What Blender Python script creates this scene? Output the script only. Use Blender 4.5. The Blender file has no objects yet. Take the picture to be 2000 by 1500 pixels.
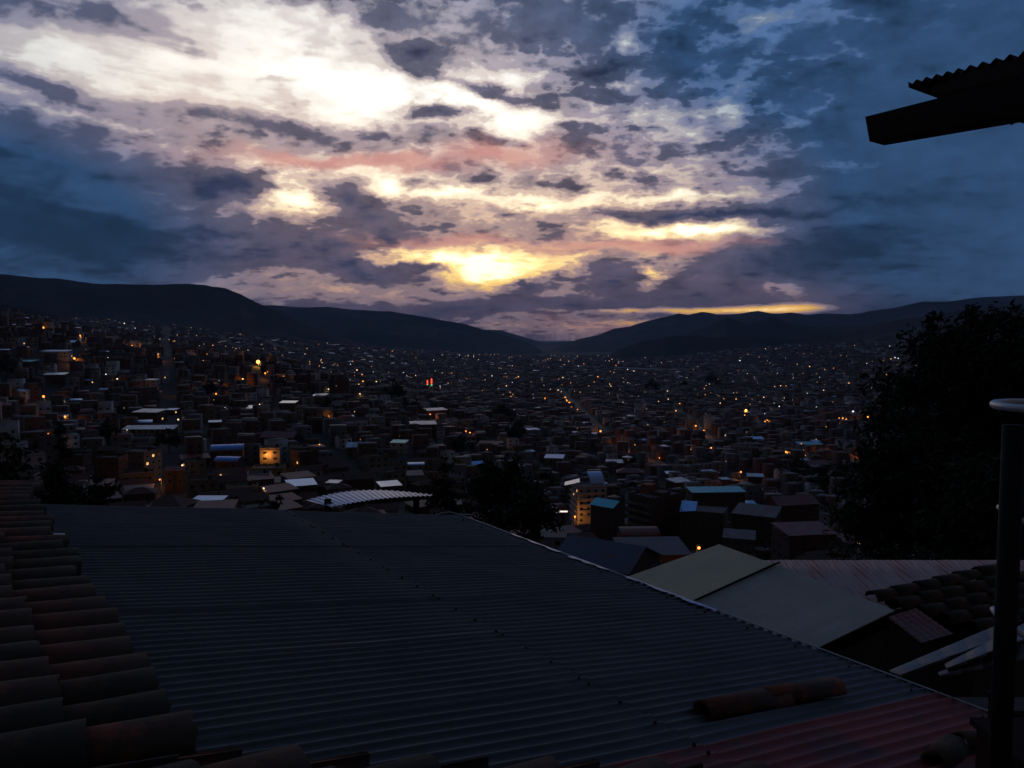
import bpy, bmesh, math, random
import numpy as np
from mathutils import Vector, Matrix
R = math.radians
rng = random.Random(11)
nrg = np.random.default_rng(5)
S = bpy.context.scene
COL = S.collection

# ------------------------------------------------------------------ camera
CZ = 180.0                      # camera height above the far valley floor
F = 1511.0                      # focal length in pixels of the 2000 px wide photograph
TH = math.atan(96.0 / F)        # camera looks this far below the horizon
cam_d = bpy.data.cameras.new('camera')
cam = bpy.data.objects.new('camera', cam_d)
COL.objects.link(cam)
cam.location = (0, 0, CZ)
cam.rotation_euler = (math.pi / 2 - TH, 0, 0)
cam_d.sensor_width = 36.0
cam_d.lens = 36.0 * F / 2000.0
cam_d.clip_start = 0.05
cam_d.clip_end = 90000.0
S.camera = cam

def ray(px, py):
    """direction (forward component about 1) through a pixel of the photograph"""
    a = (px - 1000.0) / F
    b = -(py - 750.0) / F
    return np.array([a, math.cos(TH) + b * math.sin(TH), -math.sin(TH) + b * math.cos(TH)])

def azel(px, py):
    d = ray(px, py)
    return (math.degrees(math.atan2(d[0], d[1])),
            math.degrees(math.atan2(d[2], math.hypot(d[0], d[1]))))

# ------------------------------------------------------------------ render settings
S.view_settings.view_transform = 'Standard'
S.view_settings.look = 'None'
S.view_settings.gamma = 1.0
S.view_settings.use_curve_mapping = False
S.view_settings.exposure = 0.0
S.render.engine = 'CYCLES'
S.cycles.use_denoising = True
S.cycles.denoiser = 'OPENIMAGEDENOISE'
S.cycles.denoising_prefilter = 'ACCURATE'
S.cycles.use_adaptive_sampling = True
S.cycles.adaptive_threshold = 0.012
S.cycles.adaptive_min_samples = 12
S.cycles.max_bounces = 5
S.cycles.diffuse_bounces = 2
S.cycles.glossy_bounces = 2
S.cycles.volume_bounces = 0
S.cycles.sample_clamp_indirect = 1.0
S.cycles.use_light_tree = True
S.cycles.volume_step_rate = 4.0

# ------------------------------------------------------------------ node helper
class NT:
    def __init__(self, tree):
        self.t = tree
        tree.nodes.clear()
    def n(self, typ, **kw):
        nd = self.t.nodes.new(typ)
        for k, v in kw.items():
            setattr(nd, k, v)
        return nd
    def link(self, a, b):
        self.t.links.new(a, b)
    def put(self, sock, v):
        if isinstance(v, bpy.types.NodeSocket):
            self.t.links.new(v, sock)
        else:
            sock.default_value = v
    def m(self, op, a, b=None, c=None, clamp=False):
        nd = self.n('ShaderNodeMath', operation=op, use_clamp=clamp)
        for s, v in zip(nd.inputs, (a, b, c)):
            if v is not None:
                self.put(s, v)
        return nd.outputs[0]
    def vm(self, op, a, b=None, scale=None):
        nd = self.n('ShaderNodeVectorMath', operation=op)
        self.put(nd.inputs[0], a)
        if b is not None:
            self.put(nd.inputs[1], b)
        if scale is not None:
            self.put(nd.inputs['Scale'], scale)
        return nd.outputs['Value'] if op in ('LENGTH', 'DOT_PRODUCT') else nd.outputs[0]
    def mr(self, v, a, b, c=0.0, d=1.0, smooth=True):
        nd = self.n('ShaderNodeMapRange', interpolation_type='SMOOTHSTEP' if smooth else 'LINEAR', clamp=True)
        self.put(nd.inputs[0], v)
        for i, x in zip((1, 2, 3, 4), (a, b, c, d)):
            self.put(nd.inputs[i], x)
        return nd.outputs[0]
    def noise(self, vec, scale, detail=4.0, rough=0.55, dist=0.0, color=False, lac=2.0):
        nd = self.n('ShaderNodeTexNoise')
        if vec is not None:
            self.link(vec, nd.inputs['Vector'])
        nd.inputs['Scale'].default_value = scale
        nd.inputs['Detail'].default_value = detail
        nd.inputs['Roughness'].default_value = rough
        nd.inputs['Lacunarity'].default_value = lac
        nd.inputs['Distortion'].default_value = dist
        return nd.outputs['Color' if color else 'Fac']
    def mix(self, f, a, b, mode='MIX'):
        nd = self.n('ShaderNodeMix', data_type='RGBA', blend_type=mode, clamp_factor=True)
        self.put(nd.inputs[0], f)
        self.put(nd.inputs[6], a if isinstance(a, bpy.types.NodeSocket) else (*a, 1.0))
        self.put(nd.inputs[7], b if isinstance(b, bpy.types.NodeSocket) else (*b, 1.0))
        return nd.outputs[2]
    def ramp(self, v, stops, interp='EASE'):
        nd = self.n('ShaderNodeValToRGB')
        cr = nd.color_ramp
        cr.interpolation = interp
        while len(cr.elements) < len(stops):
            cr.elements.new(0.5)
        for e, (p, c) in zip(cr.elements, stops):
            e.position = p
            e.color = (*c, 1.0)
        self.put(nd.inputs[0], v)
        return nd.outputs[0]
    def xyz(self, x, y, z):
        nd = self.n('ShaderNodeCombineXYZ')
        for s, v in zip(nd.inputs, (x, y, z)):
            self.put(s, v)
        return nd.outputs[0]

def lin(r, g, b):
    """sRGB 0..255 to linear"""
    f = lambda c: (c / 255 / 12.92) if c / 255 <= 0.04045 else ((c / 255 + 0.055) / 1.055) ** 2.4
    return (f(r), f(g), f(b))

# ------------------------------------------------------------------ sky: broken dusk cloud over a sun that has just set
W = bpy.data.worlds.new('World')
S.world = W
W.use_nodes = True
W.cycles.sampling_method = 'MANUAL'
W.cycles.sample_map_resolution = 512
def build_sky():
    k = NT(W.node_tree)
    tc = k.n('ShaderNodeTexCoord')
    d = k.vm('NORMALIZE', tc.outputs['Generated'])
    sp = k.n('ShaderNodeSeparateXYZ')
    k.link(d, sp.inputs[0])
    dx, dy, dz = sp.outputs
    az = k.m('MULTIPLY', k.m('ARCTAN2', dx, dy), 180 / math.pi)
    el = k.m('MULTIPLY', k.m('ARCSINE', dz), 180 / math.pi)
    # cloud-deck coordinates: a flat layer seen in perspective
    inv = k.m('DIVIDE', 1.0, k.m('ADD', k.m('MAXIMUM', dz, 0.0), 0.20))
    q = k.xyz(k.m('MULTIPLY', dx, inv), k.m('MULTIPLY', dy, inv), 0.0)
    qa = k.xyz(k.m('MULTIPLY', az, 0.045), k.m('MULTIPLY', el, 0.072), 3.7)       # angular coordinates, flattened puffs
    # ragged outlines
    w1 = k.vm('SUBTRACT', k.noise(qa, 2.6, 5.0, 0.62, color=True), (0.5, 0.5, 0.5))
    P = k.xyz(az, el, 0.0)
    Pw = k.vm('ADD', P, k.vm('MULTIPLY', w1, (7.5, 4.6, 0.0)))
    GK = math.exp(-2.2)
    def turned(src):
        """the same field turned by a few fixed angles, so that a slanting bank costs no more than a level one"""
        t = {0: src}
        for ang in (-10, 12, 28):
            c_, s_ = math.cos(R(ang)), math.sin(R(ang))
            t[ang] = k.xyz(k.vm('DOT_PRODUCT', src, (c_, s_, 0)), k.vm('DOT_PRODUCT', src, (-s_, c_, 0)), 0.0)
        return t
    def field(ts, base, blobs):
        acc = base
        for (x, y, rx, ry, rot, w) in blobs:
            a0, e0 = azel(x, y)
            a1, _ = azel(x + 10, y); _, e1 = azel(x, y - 10)
            rx, ry = rx * (a1 - a0) / 10, ry * (e1 - e0) / 10
            ang = min(ts, key=lambda g: abs(g + rot))          # picture y runs down
            c_, s_ = math.cos(R(ang)), math.sin(R(ang))
            u0, v0 = c_ * a0 + s_ * e0, -s_ * a0 + c_ * e0
            nd = k.n('ShaderNodeVectorMath', operation='MULTIPLY_ADD')
            k.put(nd.inputs[0], ts[ang]); nd.inputs[1].default_value = (1 / rx, 1 / ry, 0); nd.inputs[2].default_value = (-u0 / rx, -v0 / ry, 0)
            g = k.m('POWER', GK, k.vm('DOT_PRODUCT', nd.outputs[0], nd.outputs[0]))
            acc = k.m('MULTIPLY_ADD', g, w, acc)
        return acc
    fb1 = k.m('SUBTRACT', k.noise(q, 3.1, 6.0, 0.60), 0.5)
    n2_ = k.m('SUBTRACT', k.noise(k.vm('ADD', q, (5.3, 1.7, 2.0)), 7.0, 5.0, 0.55), 0.5)
    fb2 = k.m('ADD', k.m('MULTIPLY', n2_, 1.0), k.m('MULTIPLY_ADD', k.m('ABSOLUTE', n2_), 3.4, -0.26))     # rounded puffs parted by thin bright cracks
    fb3 = k.m('SUBTRACT', k.noise(qa, 9.0, 5.0, 0.60), 0.5)
    D0 = k.m('ADD', k.m('MULTIPLY', fb1, 1.4), k.m('ADD', k.m('MULTIPLY', fb2, 1.0), k.m('MULTIPLY', fb3, 1.1)))
    streak = k.m('SUBTRACT', k.noise(k.xyz(k.m('MULTIPLY', az, 0.05), k.m('MULTIPLY_ADD', el, 0.42, k.m('MULTIPLY', az, 0.035)), 8.1), 1.0, 4.0, 0.55), 0.5)
    # (x, y, rx, ry, turn, weight) in photograph pixels; + thick cloud, - thin or open
    blobs = BLOBS
    TP, TW = turned(P), turned(Pw)
    Df = field(TW, 0.47, blobs)
    Df = field(TP, Df, STRIP)
    amp = field(TP, 0.80, AMP)
    Dn = k.m('ADD', Df, k.m('MULTIPLY', D0, amp))
    Dn = k.m('ADD', Dn, k.m('MULTIPLY', streak, k.m('MULTIPLY_ADD', amp, -2.0, 2.3)))     # smooth banks drawn out sideways
    # warmth: how much of the afterglow reaches this part of the deck
    warm = k.m('MINIMUM', k.m('MAXIMUM', field(TP, 0.0, WARM), 0.0), 1.0)
    elf = k.m('MULTIPLY', k.m('MAXIMUM', el, 0.0), 1 / 30.0)
    gap_w = k.ramp(elf, [(0.0, (1.00, 0.50, 0.10)), (0.09, (1.05, 0.62, 0.16)), (0.17, (1.25, 0.88, 0.36)), (0.33, (1.20, 1.0, 0.72)),
                         (0.55, (1.10, 1.03, 0.94)), (1.0, (0.90, 0.92, 0.93))], 'LINEAR')
    gap_c = k.ramp(elf, [(0.0, (0.12, 0.16, 0.26)), (0.4, (0.28, 0.36, 0.46)), (1.0, (0.62, 0.70, 0.74))], 'LINEAR')
    gap = k.mix(warm, gap_c, gap_w)
    gap = k.vm('SCALE', gap, scale=k.mr(Dn, -0.30, -1.3, 0.86, 1.55))
    gap = k.mix(k.mr(Dn, -0.75, -1.5), gap, (1.55, 1.42, 1.08))
    light_w = k.ramp(elf, [(0.0, lin(190, 150, 140)), (0.2, lin(222, 180, 148)), (0.45, lin(226, 206, 194)), (0.8, lin(220, 217, 216)), (1.0, lin(205, 207, 212))], 'LINEAR')
    light = k.mix(warm, lin(104, 124, 152), light_w)
    mid_w = k.ramp(elf, [(0.0, lin(126, 110, 126)), (0.25, lin(172, 144, 140)), (0.5, lin(170, 154, 160)), (1.0, lin(164, 166, 178))], 'LINEAR')
    mid = k.mix(warm, lin(74, 102, 144), mid_w)
    dark_w = k.ramp(elf, [(0.0, lin(72, 66, 92)), (0.3, lin(102, 92, 106)), (1.0, lin(92, 102, 126))], 'LINEAR')
    dark = k.mix(warm, lin(44, 72, 108), dark_w)
    deep = k.mix(warm, lin(24, 47, 74), lin(58, 62, 90))
    c = k.mix(k.mr(Dn, -0.40, -0.16), gap, light)
    c = k.mix(k.mr(Dn, -0.12, 0.16), c, mid)
    c = k.mix(k.mr(Dn, 0.22, 0.54), c, dark)
    c = k.mix(k.mr(Dn, 0.70, 1.60), c, deep)
    # billows catch a little light on one side, within the dark banks too
    lit_ = k.m('ADD', k.m('MULTIPLY', fb1, -0.9), k.m('ADD', k.m('MULTIPLY', fb3, -1.3), k.m('MULTIPLY', n2_, -0.9)))
    lit_ = k.m('MINIMUM', k.m('MAXIMUM', k.m('MULTIPLY_ADD', lit_, k.m('MINIMUM', k.m('MAXIMUM', amp, 0.45), 1.1), 1.03), 0.62), 1.55)
    c = k.mix(k.mr(Dn, -0.2, 0.5), c, k.vm('SCALE', c, scale=lit_))
    # rose bands where the cloud base catches the light
    pink = k.m('MINIMUM', k.m('MAXIMUM', field(TW, 0.0, PINK), 0.0), 0.8)
    pink = k.m('MULTIPLY', pink, k.mr(Dn, 1.1, 0.4))
    c = k.mix(pink, c, lin(214, 150, 138))
    # dusk: the cloud deck darkens steadily away from the afterglow
    away = k.vm('DOT_PRODUCT', d, (math.sin(R(SUN_AZ)) * math.cos(R(8)), math.cos(R(SUN_AZ)) * math.cos(R(8)), math.sin(R(8))))
    grey = k.vm('SCALE', (0.275, 0.235, 0.245), scale=k.vm('DOT_PRODUCT', c, (0.35, 0.45, 0.20)))
    c = k.mix(k.mr(away, -0.30, 0.80, 1.0, 0.0, smooth=False), c, grey)
    c = k.mix(k.mr(dz, -0.06, -0.005), lin(26, 30, 44), c)      # ground far below the horizon
    # clear-sky part (Nishita, sun just under the horizon)
    sky = k.n('ShaderNodeTexSky', sky_type='NISHITA')
    sky.sun_disc = False
    sky.sun_elevation = R(0.3)
    sky.sun_rotation = R(SUN_AZ)
    sky.altitude = 3400
    out = k.n('ShaderNodeOutputWorld')
    bg = k.n('ShaderNodeBackground')
    bg2 = k.n('ShaderNodeBackground')
    k.link(c, bg.inputs['Color'])
    bg.inputs['Strength'].default_value = 1.1
    k.link(sky.outputs[0], bg2.inputs['Color'])
    bg2.inputs['Strength'].default_value = 0.05
    ms = k.n('ShaderNodeMixShader')
    ms.inputs[0].default_value = 0.04
    k.link(bg.outputs[0], ms.inputs[1])
    k.link(bg2.outputs[0], ms.inputs[2])
    k.link(ms.outputs[0], out.inputs['Surface'])
SUN_AZ = -1.0
HAZE = 3.4e-5
BLOBS = [
    # open, bright
    (820, 340, 620, 200, 0, -0.18), (380, 140, 560, 150, 0, -0.26),
    (600, 130, 540, 170, 12, -0.55), (740, 185, 240, 70, 8, -0.60), (940, 205, 200, 50, 10, -0.60), (260, 150, 420, 110, 0, -0.40),
    (560, 40, 220, 70, 0, -0.30), (60, 110, 200, 100, 0, -0.30), (190, 240, 260, 20, 12, -0.45),
    (578, 392, 95, 48, 0, -1.35), (745, 364, 70, 36, 0, -1.15), (870, 378, 110, 18, 5, -0.80), (600, 333, 300, 22, 3, -0.55), (500, 420, 60, 20, 0, -0.4),
    (1100, 390, 190, 26, 0, -0.95), (1030, 240, 130, 40, 0, -0.55), (1320, 448, 220, 24, -2, -1.50), (1420, 440, 90, 30, -10, -0.8), (1380, 378, 220, 14, 0, -0.80),
    (920, 506, 280, 34, -3, -1.20), (985, 530, 190, 32, 0, -1.20), (790, 500, 110, 26, 0, -0.6), (1245, 543, 50, 16, 0, -1.0),
    (1530, 576, 120, 34, 0, -0.50),
    (1040, 650, 200, 40, 0, -0.25), (1050, 330, 520, 200, 0, -0.22),
    (650, 568, 360, 30, 0, -0.42), (450, 550, 150, 18, 0, -0.40), (1100, 480, 420, 70, 0, -0.26),
    # small cracks in the mackerel deck
    (1230, 92, 40, 22, 0, -0.7), (1215, 178, 50, 18, 0, -0.6), (1430, 216, 50, 20, 10, -0.6), (1560, 232, 60, 18, 20, -0.55), (1020, 150, 60, 20, 0, -0.5), (1460, 45, 50, 20, 20, -0.5), (1385, 268, 40, 16, 0, -0.5), (1060, 140, 40, 20, 0, -0.4), (1260, 330, 60, 16, 0, -0.5),
    # thick, dark
    (1330, 140, 430, 220, 0, 0.14), (120, 548, 480, 26, 0, 0.50), (1120, 70, 260, 110, 0, 0.12),
    (-60, 400, 540, 170, 12, 0.75), (100, 480, 560, 80, 2, 0.75), (-80, 290, 330, 100, 10, 0.45), (150, 400, 420, 20, 8, 0.35), (330, 452, 300, 18, 4, 0.45),
    (90, 184, 200, 28, 8, 0.62), (200, 30, 300, 60, 0, 0.36), (380, 95, 120, 18, 0, 0.3), (600, 110, 70, 14, 0, 0.45), (560, 155, 60, 12, 0, 0.4),
    (440, 362, 95, 44, 28, 1.20), (395, 385, 50, 22, 0, 0.6), (540, 370, 50, 16, 25, 0.7), (680, 390, 90, 34, 28, 1.0), (740, 440, 110, 34, 28, 0.75), (700, 520, 130, 44, -5, 1.05), (520, 495, 260, 46, 0, 0.60), (640, 470, 130, 34, 0, 0.45),
    (830, 222, 90, 30, 0, 1.35), (900, 225, 80, 16, 0, 0.8), (960, 178, 170, 18, 10, 1.10), (810, 118, 110, 44, 0, 0.75), (760, 40, 120, 50, 0, 0.5), (1060, 60, 150, 60, 0, 0.4),
    (1420, 412, 320, 19, -3, 1.45), (1540, 505, 300, 60, -12, 0.95), (1170, 532, 80, 36, 15, 0.95), (1050, 550, 45, 22, 0, 1.4), (830, 517, 90, 11, 0, 1.2), (1090, 455, 80, 16, 0, 0.7), (1010, 400, 70, 14, 0, 0.5),
    (1150, 590, 460, 20, 0, 0.75), (840, 606, 360, 13, 3, 0.70), (1230, 300, 200, 60, 0, 0.28), (1270, 350, 90, 16, 20, 0.5),
    (1780, 480, 420, 220, 0, 0.62), (1920, 160, 430, 260, 0, 0.36), (1850, 600, 420, 60, 0, 0.40), (600, 250, 420, 30, 4, 0.52), (880, 320, 110, 34, 0, 0.45), (1150, 270, 110, 40, 0, 0.35),
    (1720, 610, 130, 34, 0, 0.65), (1640, 545, 160, 40, -10, 0.4),
]
STRIP = [(1280, 606, 230, 9, 0, -1.2), (1540, 603, 150, 14, 0, -1.6), (1420, 608, 160, 8, 0, -0.7), (1240, 631, 130, 13, 0, -0.9)]
AMP = [(40, 430, 600, 240, 0, -0.50), (1900, 400, 560, 460, 0, -0.50), (1270, 190, 480, 270, 0, 0.65), (330, 130, 520, 170, 0, -0.58), (600, 575, 420, 50, 0, -0.40), (1400, 604, 400, 30, 0, -0.4)]
WARM = [(950, 380, 1150, 620, 0, 1.1), (520, 120, 800, 330, 0, 0.6), (950, 560, 800, 160, 0, 0.5), (1450, 600, 420, 60, 0, 0.9), (0, 430, 600, 240, 0, -1.1), (1950, 360, 680, 560, 0, -0.9), (1420, 110, 520, 260, 0, -0.7)]
PINK = [(660, 316, 300, 24, 2, 1.0), (970, 300, 220, 30, 0, 0.8), (1240, 480, 260, 20, 0, 1.0), (900, 470, 260, 20, 0, 0.8), (1180, 640, 200, 30, 0, 0.3), (760, 310, 90, 20, 0, 0.3)]
build_sky()

# the sun itself is just below the horizon: only a faint broad afterglow
sun_d = bpy.data.lights.new('sun', 'SUN')
sun_d.energy = 0.02
sun_d.angle = R(12)
sun_d.color = (1.0, 0.72, 0.42)
sun = bpy.data.objects.new('sun', sun_d)
COL.objects.link(sun)
_az, _el = R(SUN_AZ), R(2.0)
sun.rotation_euler = Vector((-math.sin(_az) * math.cos(_el), -math.cos(_az) * math.cos(_el), -math.sin(_el))).to_track_quat('-Z', 'Y').to_euler()

# ------------------------------------------------------------------ object helpers
def tag(o, label=None, cat=None, group=None, kind=None):
    if label: o['label'] = label
    if cat: o['category'] = cat
    if group: o['group'] = group
    if kind: o['kind'] = kind
    return o

def empty(name, loc=(0, 0, 0), rz=0.0, parent=None):
    o = bpy.data.objects.new(name, None)
    o.empty_display_size = 0.2
    COL.objects.link(o)
    o.location = loc
    o.rotation_euler = (0, 0, rz)
    o.parent = parent
    return o

class MB:
    """collects polygons of one mesh object"""
    def __init__(self):
        self.v, self.f, self.mi = [], [], []
    def poly(self, pts, mi=0):
        b = len(self.v)
        self.v.extend([tuple(p) for p in pts])
        self.f.append(tuple(range(b, b + len(pts))))
        self.mi.append(mi)
    def hexa(self, p, mi=0):
        """8 corners: bottom 0-3 counter-clockwise, top 4-7"""
        b = len(self.v)
        self.v.extend([tuple(q) for q in p])
        for f in ((3, 2, 1, 0), (4, 5, 6, 7), (0, 1, 5, 4), (1, 2, 6, 5), (2, 3, 7, 6), (3, 0, 4, 7)):
            self.f.append(tuple(b + i for i in f))
            self.mi.append(mi)
    def box(self, x0, x1, y0, y1, z0, z1, mi=0):
        self.hexa([(x0, y0, z0), (x1, y0, z0), (x1, y1, z0), (x0, y1, z0),
                   (x0, y0, z1), (x1, y0, z1), (x1, y1, z1), (x0, y1, z1)], mi)
    def prism(self, pts, off, mi=0):
        """polygon pts pushed along off"""
        n = len(pts)
        b = len(self.v)
        self.v.extend([tuple(p) for p in pts])
        self.v.extend([tuple(np.array(p) + off) for p in pts])
        self.f.append(tuple(b + i for i in range(n))); self.mi.append(mi)
        self.f.append(tuple(b + n + i for i in reversed(range(n)))); self.mi.append(mi)
        for i in range(n):
            j = (i + 1) % n
            self.f.append((b + i, b + n + i, b + n + j, b + j)); self.mi.append(mi)
    def tube(self, pts, rad, seg=8, mi=0, cap=True):
        pts = [np.array(p, float) for p in pts]
        rad = [rad] * len(pts) if not hasattr(rad, '__len__') else rad
        b = len(self.v)
        up = np.array([0.13, 0.21, 0.97])
        for i, p in enumerate(pts):
            t = pts[min(i + 1, len(pts) - 1)] - pts[max(i - 1, 0)]
            t = t / (np.linalg.norm(t) + 1e-9)
            a = np.cross(t, up)
            if np.linalg.norm(a) < 0.1:
                a = np.cross(t, np.array([1.0, 0, 0]))
            a /= np.linalg.norm(a)
            c = np.cross(t, a)
            for k in range(seg):
                w = 2 * math.pi * k / seg
                self.v.append(tuple(p + rad[i] * (a * math.cos(w) + c * math.sin(w))))
        for i in range(len(pts) - 1):
            for k in range(seg):
                k2 = (k + 1) % seg
                self.f.append((b + i * seg + k, b + i * seg + k2, b + (i + 1) * seg + k2, b + (i + 1) * seg + k)); self.mi.append(mi)
        if cap:
            self.f.append(tuple(b + k for k in reversed(range(seg)))); self.mi.append(mi)
            e = b + (len(pts) - 1) * seg
            self.f.append(tuple(e + k for k in range(seg))); self.mi.append(mi)
    def mesh(self, name, mats, smooth=False):
        me = bpy.data.meshes.new(name)
        me.from_pydata(self.v, [], self.f)
        for m in mats if isinstance(mats, (list, tuple)) else [mats]:
            me.materials.append(m)
        me.polygons.foreach_set('material_index', self.mi)
        if smooth:
            me.polygons.foreach_set('use_smooth', [True] * len(self.f))
        me.update()
        return me
    def build(self, name, mats, parent=None, smooth=False, loc=None):
        o = bpy.data.objects.new(name, self.mesh(name, mats, smooth))
        COL.objects.link(o)
        o.parent = parent
        if loc is not None:
            o.location = loc
        return o

def add(name, me, parent=None, loc=(0, 0, 0), rz=0.0):
    o = bpy.data.objects.new(name, me)
    COL.objects.link(o)
    o.parent = parent
    o.location = loc
    o.rotation_euler = (0, 0, rz)
    return o

def copy_tree(o, parent=None):
    c = o.copy()
    COL.objects.link(c)
    c.parent = parent
    for ch in o.children:
        copy_tree(ch, c)
    return c

# ------------------------------------------------------------------ materials
def mat(name, col, rough=0.7, metal=0.0, var=0.25, scale=2.0, bump=0.0, col2=None, var2=0.5, scale2=0.6, spec=0.4, stretch=None, emit=None):
    m = bpy.data.materials.new(name)
    m.use_nodes = True
    k = NT(m.node_tree)
    out = k.n('ShaderNodeOutputMaterial')
    b = k.n('ShaderNodeBsdfPrincipled')
    k.link(b.outputs[0], out.inputs[0])
    b.inputs['Roughness'].default_value = rough
    b.inputs['Metallic'].default_value = metal
    b.inputs['Specular IOR Level'].default_value = spec
    tc = k.n('ShaderNodeTexCoord')
    vec = tc.outputs['Object']
    if stretch:
        vec = k.vm('MULTIPLY', vec, stretch)
    n1 = k.noise(vec, scale, 5.0, 0.6)
    f = k.m('MULTIPLY_ADD', n1, 2 * var, 1.0 - var)
    c = k.vm('SCALE', tuple(col), scale=f)
    if col2 is not None:
        n2 = k.noise(vec, scale2, 4.0, 0.6)
        c = k.mix(k.mr(n2, 0.60 - 0.28 * var2, 0.74 - 0.28 * var2), c, col2)
    k.link(c, b.inputs['Base Color'])
    if bump:
        bp = k.n('ShaderNodeBump')
        bp.inputs['Strength'].default_value = bump
        bp.inputs['Distance'].default_value = 0.02
        k.link(n1, bp.inputs['Height'])
        k.link(bp.outputs[0], b.inputs['Normal'])
    if emit:
        b.inputs['Emission Color'].default_value = (*emit[0], 1)
        b.inputs['Emission Strength'].default_value = emit[1]
    return m

def glow(name, col, strength, sample=True):
    m = bpy.data.materials.new(name)
    m.use_nodes = True
    k = NT(m.node_tree)
    out = k.n('ShaderNodeOutputMaterial')
    e = k.n('ShaderNodeEmission')
    e.inputs[0].default_value = (*col, 1)
    e.inputs[1].default_value = strength
    k.link(e.outputs[0], out.inputs[0])
    if not sample:
        m.cycles.emission_sampling = 'NONE'
    return m

M = {}
M['brick'] = mat('brick wall', (0.105, 0.052, 0.038), 0.9, var=0.35, scale=0.8, col2=(0.10, 0.06, 0.045), scale2=0.2)
M['adobe'] = mat('adobe wall', (0.095, 0.066, 0.05), 0.9, var=0.3, scale=0.5)
M['cream'] = mat('cream render', (0.22, 0.185, 0.14), 0.85, var=0.22, scale=0.3, col2=(0.13, 0.11, 0.085), scale2=0.25)
M['white'] = mat('white render', (0.36, 0.36, 0.37), 0.8, var=0.18, scale=0.3, col2=(0.30, 0.29, 0.28), scale2=0.25)
M['bluewall'] = mat('pale blue render', (0.22, 0.27, 0.38), 0.8, var=0.18, scale=0.3)
M['yellow'] = mat('ochre render', (0.42, 0.28, 0.09), 0.85, var=0.2, scale=0.3)
M['towerwall'] = mat('whitish render', (0.46, 0.46, 0.54), 0.8, var=0.15, scale=0.3)
M['concrete'] = mat('concrete', (0.115, 0.11, 0.11), 0.9, var=0.3, scale=0.5)
M['tile'] = mat('clay tile roof', (0.095, 0.040, 0.028), 0.85, var=0.4, scale=0.7, col2=(0.07, 0.045, 0.03), scale2=0.3)
M['redtin'] = mat('red painted tin', (0.22, 0.05, 0.045), 0.6, var=0.3, scale=0.4, col2=(0.16, 0.09, 0.08), scale2=0.3)
M['tin'] = mat('galvanised tin', (0.46, 0.48, 0.52), 0.38, 0.85, var=0.2, scale=0.3, col2=(0.32, 0.29, 0.27), scale2=0.3)
M['canopytin'] = mat('bluish curved tin', (0.36, 0.43, 0.60), 0.35, 0.6, var=0.2, scale=2)
M['paletin'] = mat('bright new tin', (0.75, 0.77, 0.80), 0.32, 0.85, var=0.1, scale=0.3)
M['bluetin'] = mat('blue translucent sheet', (0.10, 0.24, 0.62), 0.3, 0.4, var=0.2, scale=0.3, spec=0.6)
M['skytin'] = mat('light blue sheet', (0.30, 0.48, 0.74), 0.35, 0.6, var=0.2, scale=0.3, spec=0.6)
M['tealtin'] = mat('teal sheet', (0.13, 0.46, 0.50), 0.4, 0.5, var=0.15, scale=0.3, spec=0.5)
M['dimblue'] = mat('dull blue-grey tin', (0.055, 0.065, 0.10), 0.6, 0.1, var=0.3, scale=0.4, col2=(0.13, 0.035, 0.03), var2=0.2, scale2=0.5)
M['dimtin'] = mat('dirty old tin', (0.10, 0.10, 0.105), 0.6, 0.2, var=0.35, scale=0.5, col2=(0.12, 0.06, 0.045), scale2=0.4)
M['glass'] = mat('dark window glass', (0.02, 0.022, 0.026), 0.12, var=0.1, spec=0.5)
M['frame'] = mat('window frame', (0.22, 0.21, 0.20), 0.6, var=0.1)
M['door'] = mat('metal door', (0.07, 0.06, 0.06), 0.6, var=0.2)
M['litwin'] = glow('lit window warm', (1.0, 0.55, 0.18), 1.1, False)
M['tank'] = mat('black water tank', (0.02, 0.02, 0.022), 0.5, var=0.1)
M['pole'] = mat('lamp pole', (0.10, 0.10, 0.10), 0.6, var=0.2)
M['ground'] = mat('earth and streets', (0.034, 0.029, 0.024), 0.95, var=0.5, scale=0.05, col2=(0.024, 0.030, 0.016), scale2=0.012)
M['hill'] = mat('mountain grass and scrub', (0.050, 0.050, 0.036), 0.95, var=0.5, scale=0.0035, col2=(0.030, 0.036, 0.022), scale2=0.0012, spec=0.1)
M['asphalt'] = mat('street asphalt', (0.085, 0.078, 0.068), 0.85, var=0.25, scale=0.2)
M['runway'] = mat('pale runway concrete', (0.20, 0.18, 0.16), 0.9, var=0.1, scale=0.01)
M['leaf'] = mat('dark foliage', (0.020, 0.027, 0.012), 0.7, var=0.5, scale=0.8, spec=0.2)
M['leaf2'] = mat('bluish eucalyptus foliage', (0.022, 0.030, 0.018), 0.65, var=0.4, scale=0.8, spec=0.2)
M['bark'] = mat('bark', (0.06, 0.05, 0.04), 0.9, var=0.3)
M['sodium'] = glow('sodium lamp', (1.0, 0.31, 0.05), 2.9, False)
M['sodium_far'] = glow('far sodium lamp', (1.0, 0.32, 0.05), 3.0, False)
M['white_lamp'] = glow('white lamp', (1.0, 0.66, 0.36), 2.2, False)
M['cool_lamp'] = glow('cool white lamp', (0.86, 0.92, 1.0), 1.8, False)
M['flood'] = glow('yellow floodlight', (1.0, 0.42, 0.06), 7.0, False)
M['pt_orange'] = glow('far orange light', (1.0, 0.40, 0.09), 3.4, False)
M['pt_warm'] = glow('far warm light', (1.0, 0.66, 0.36), 2.6, False)
M['pt_white'] = glow('far white light', (0.85, 0.90, 1.0), 2.6, False)
M['red_lamp'] = glow('red lamp', (1.0, 0.06, 0.02), 3.0)
M['green_lamp'] = glow('green lamp', (0.05, 0.6, 0.25), 1.0)

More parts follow.
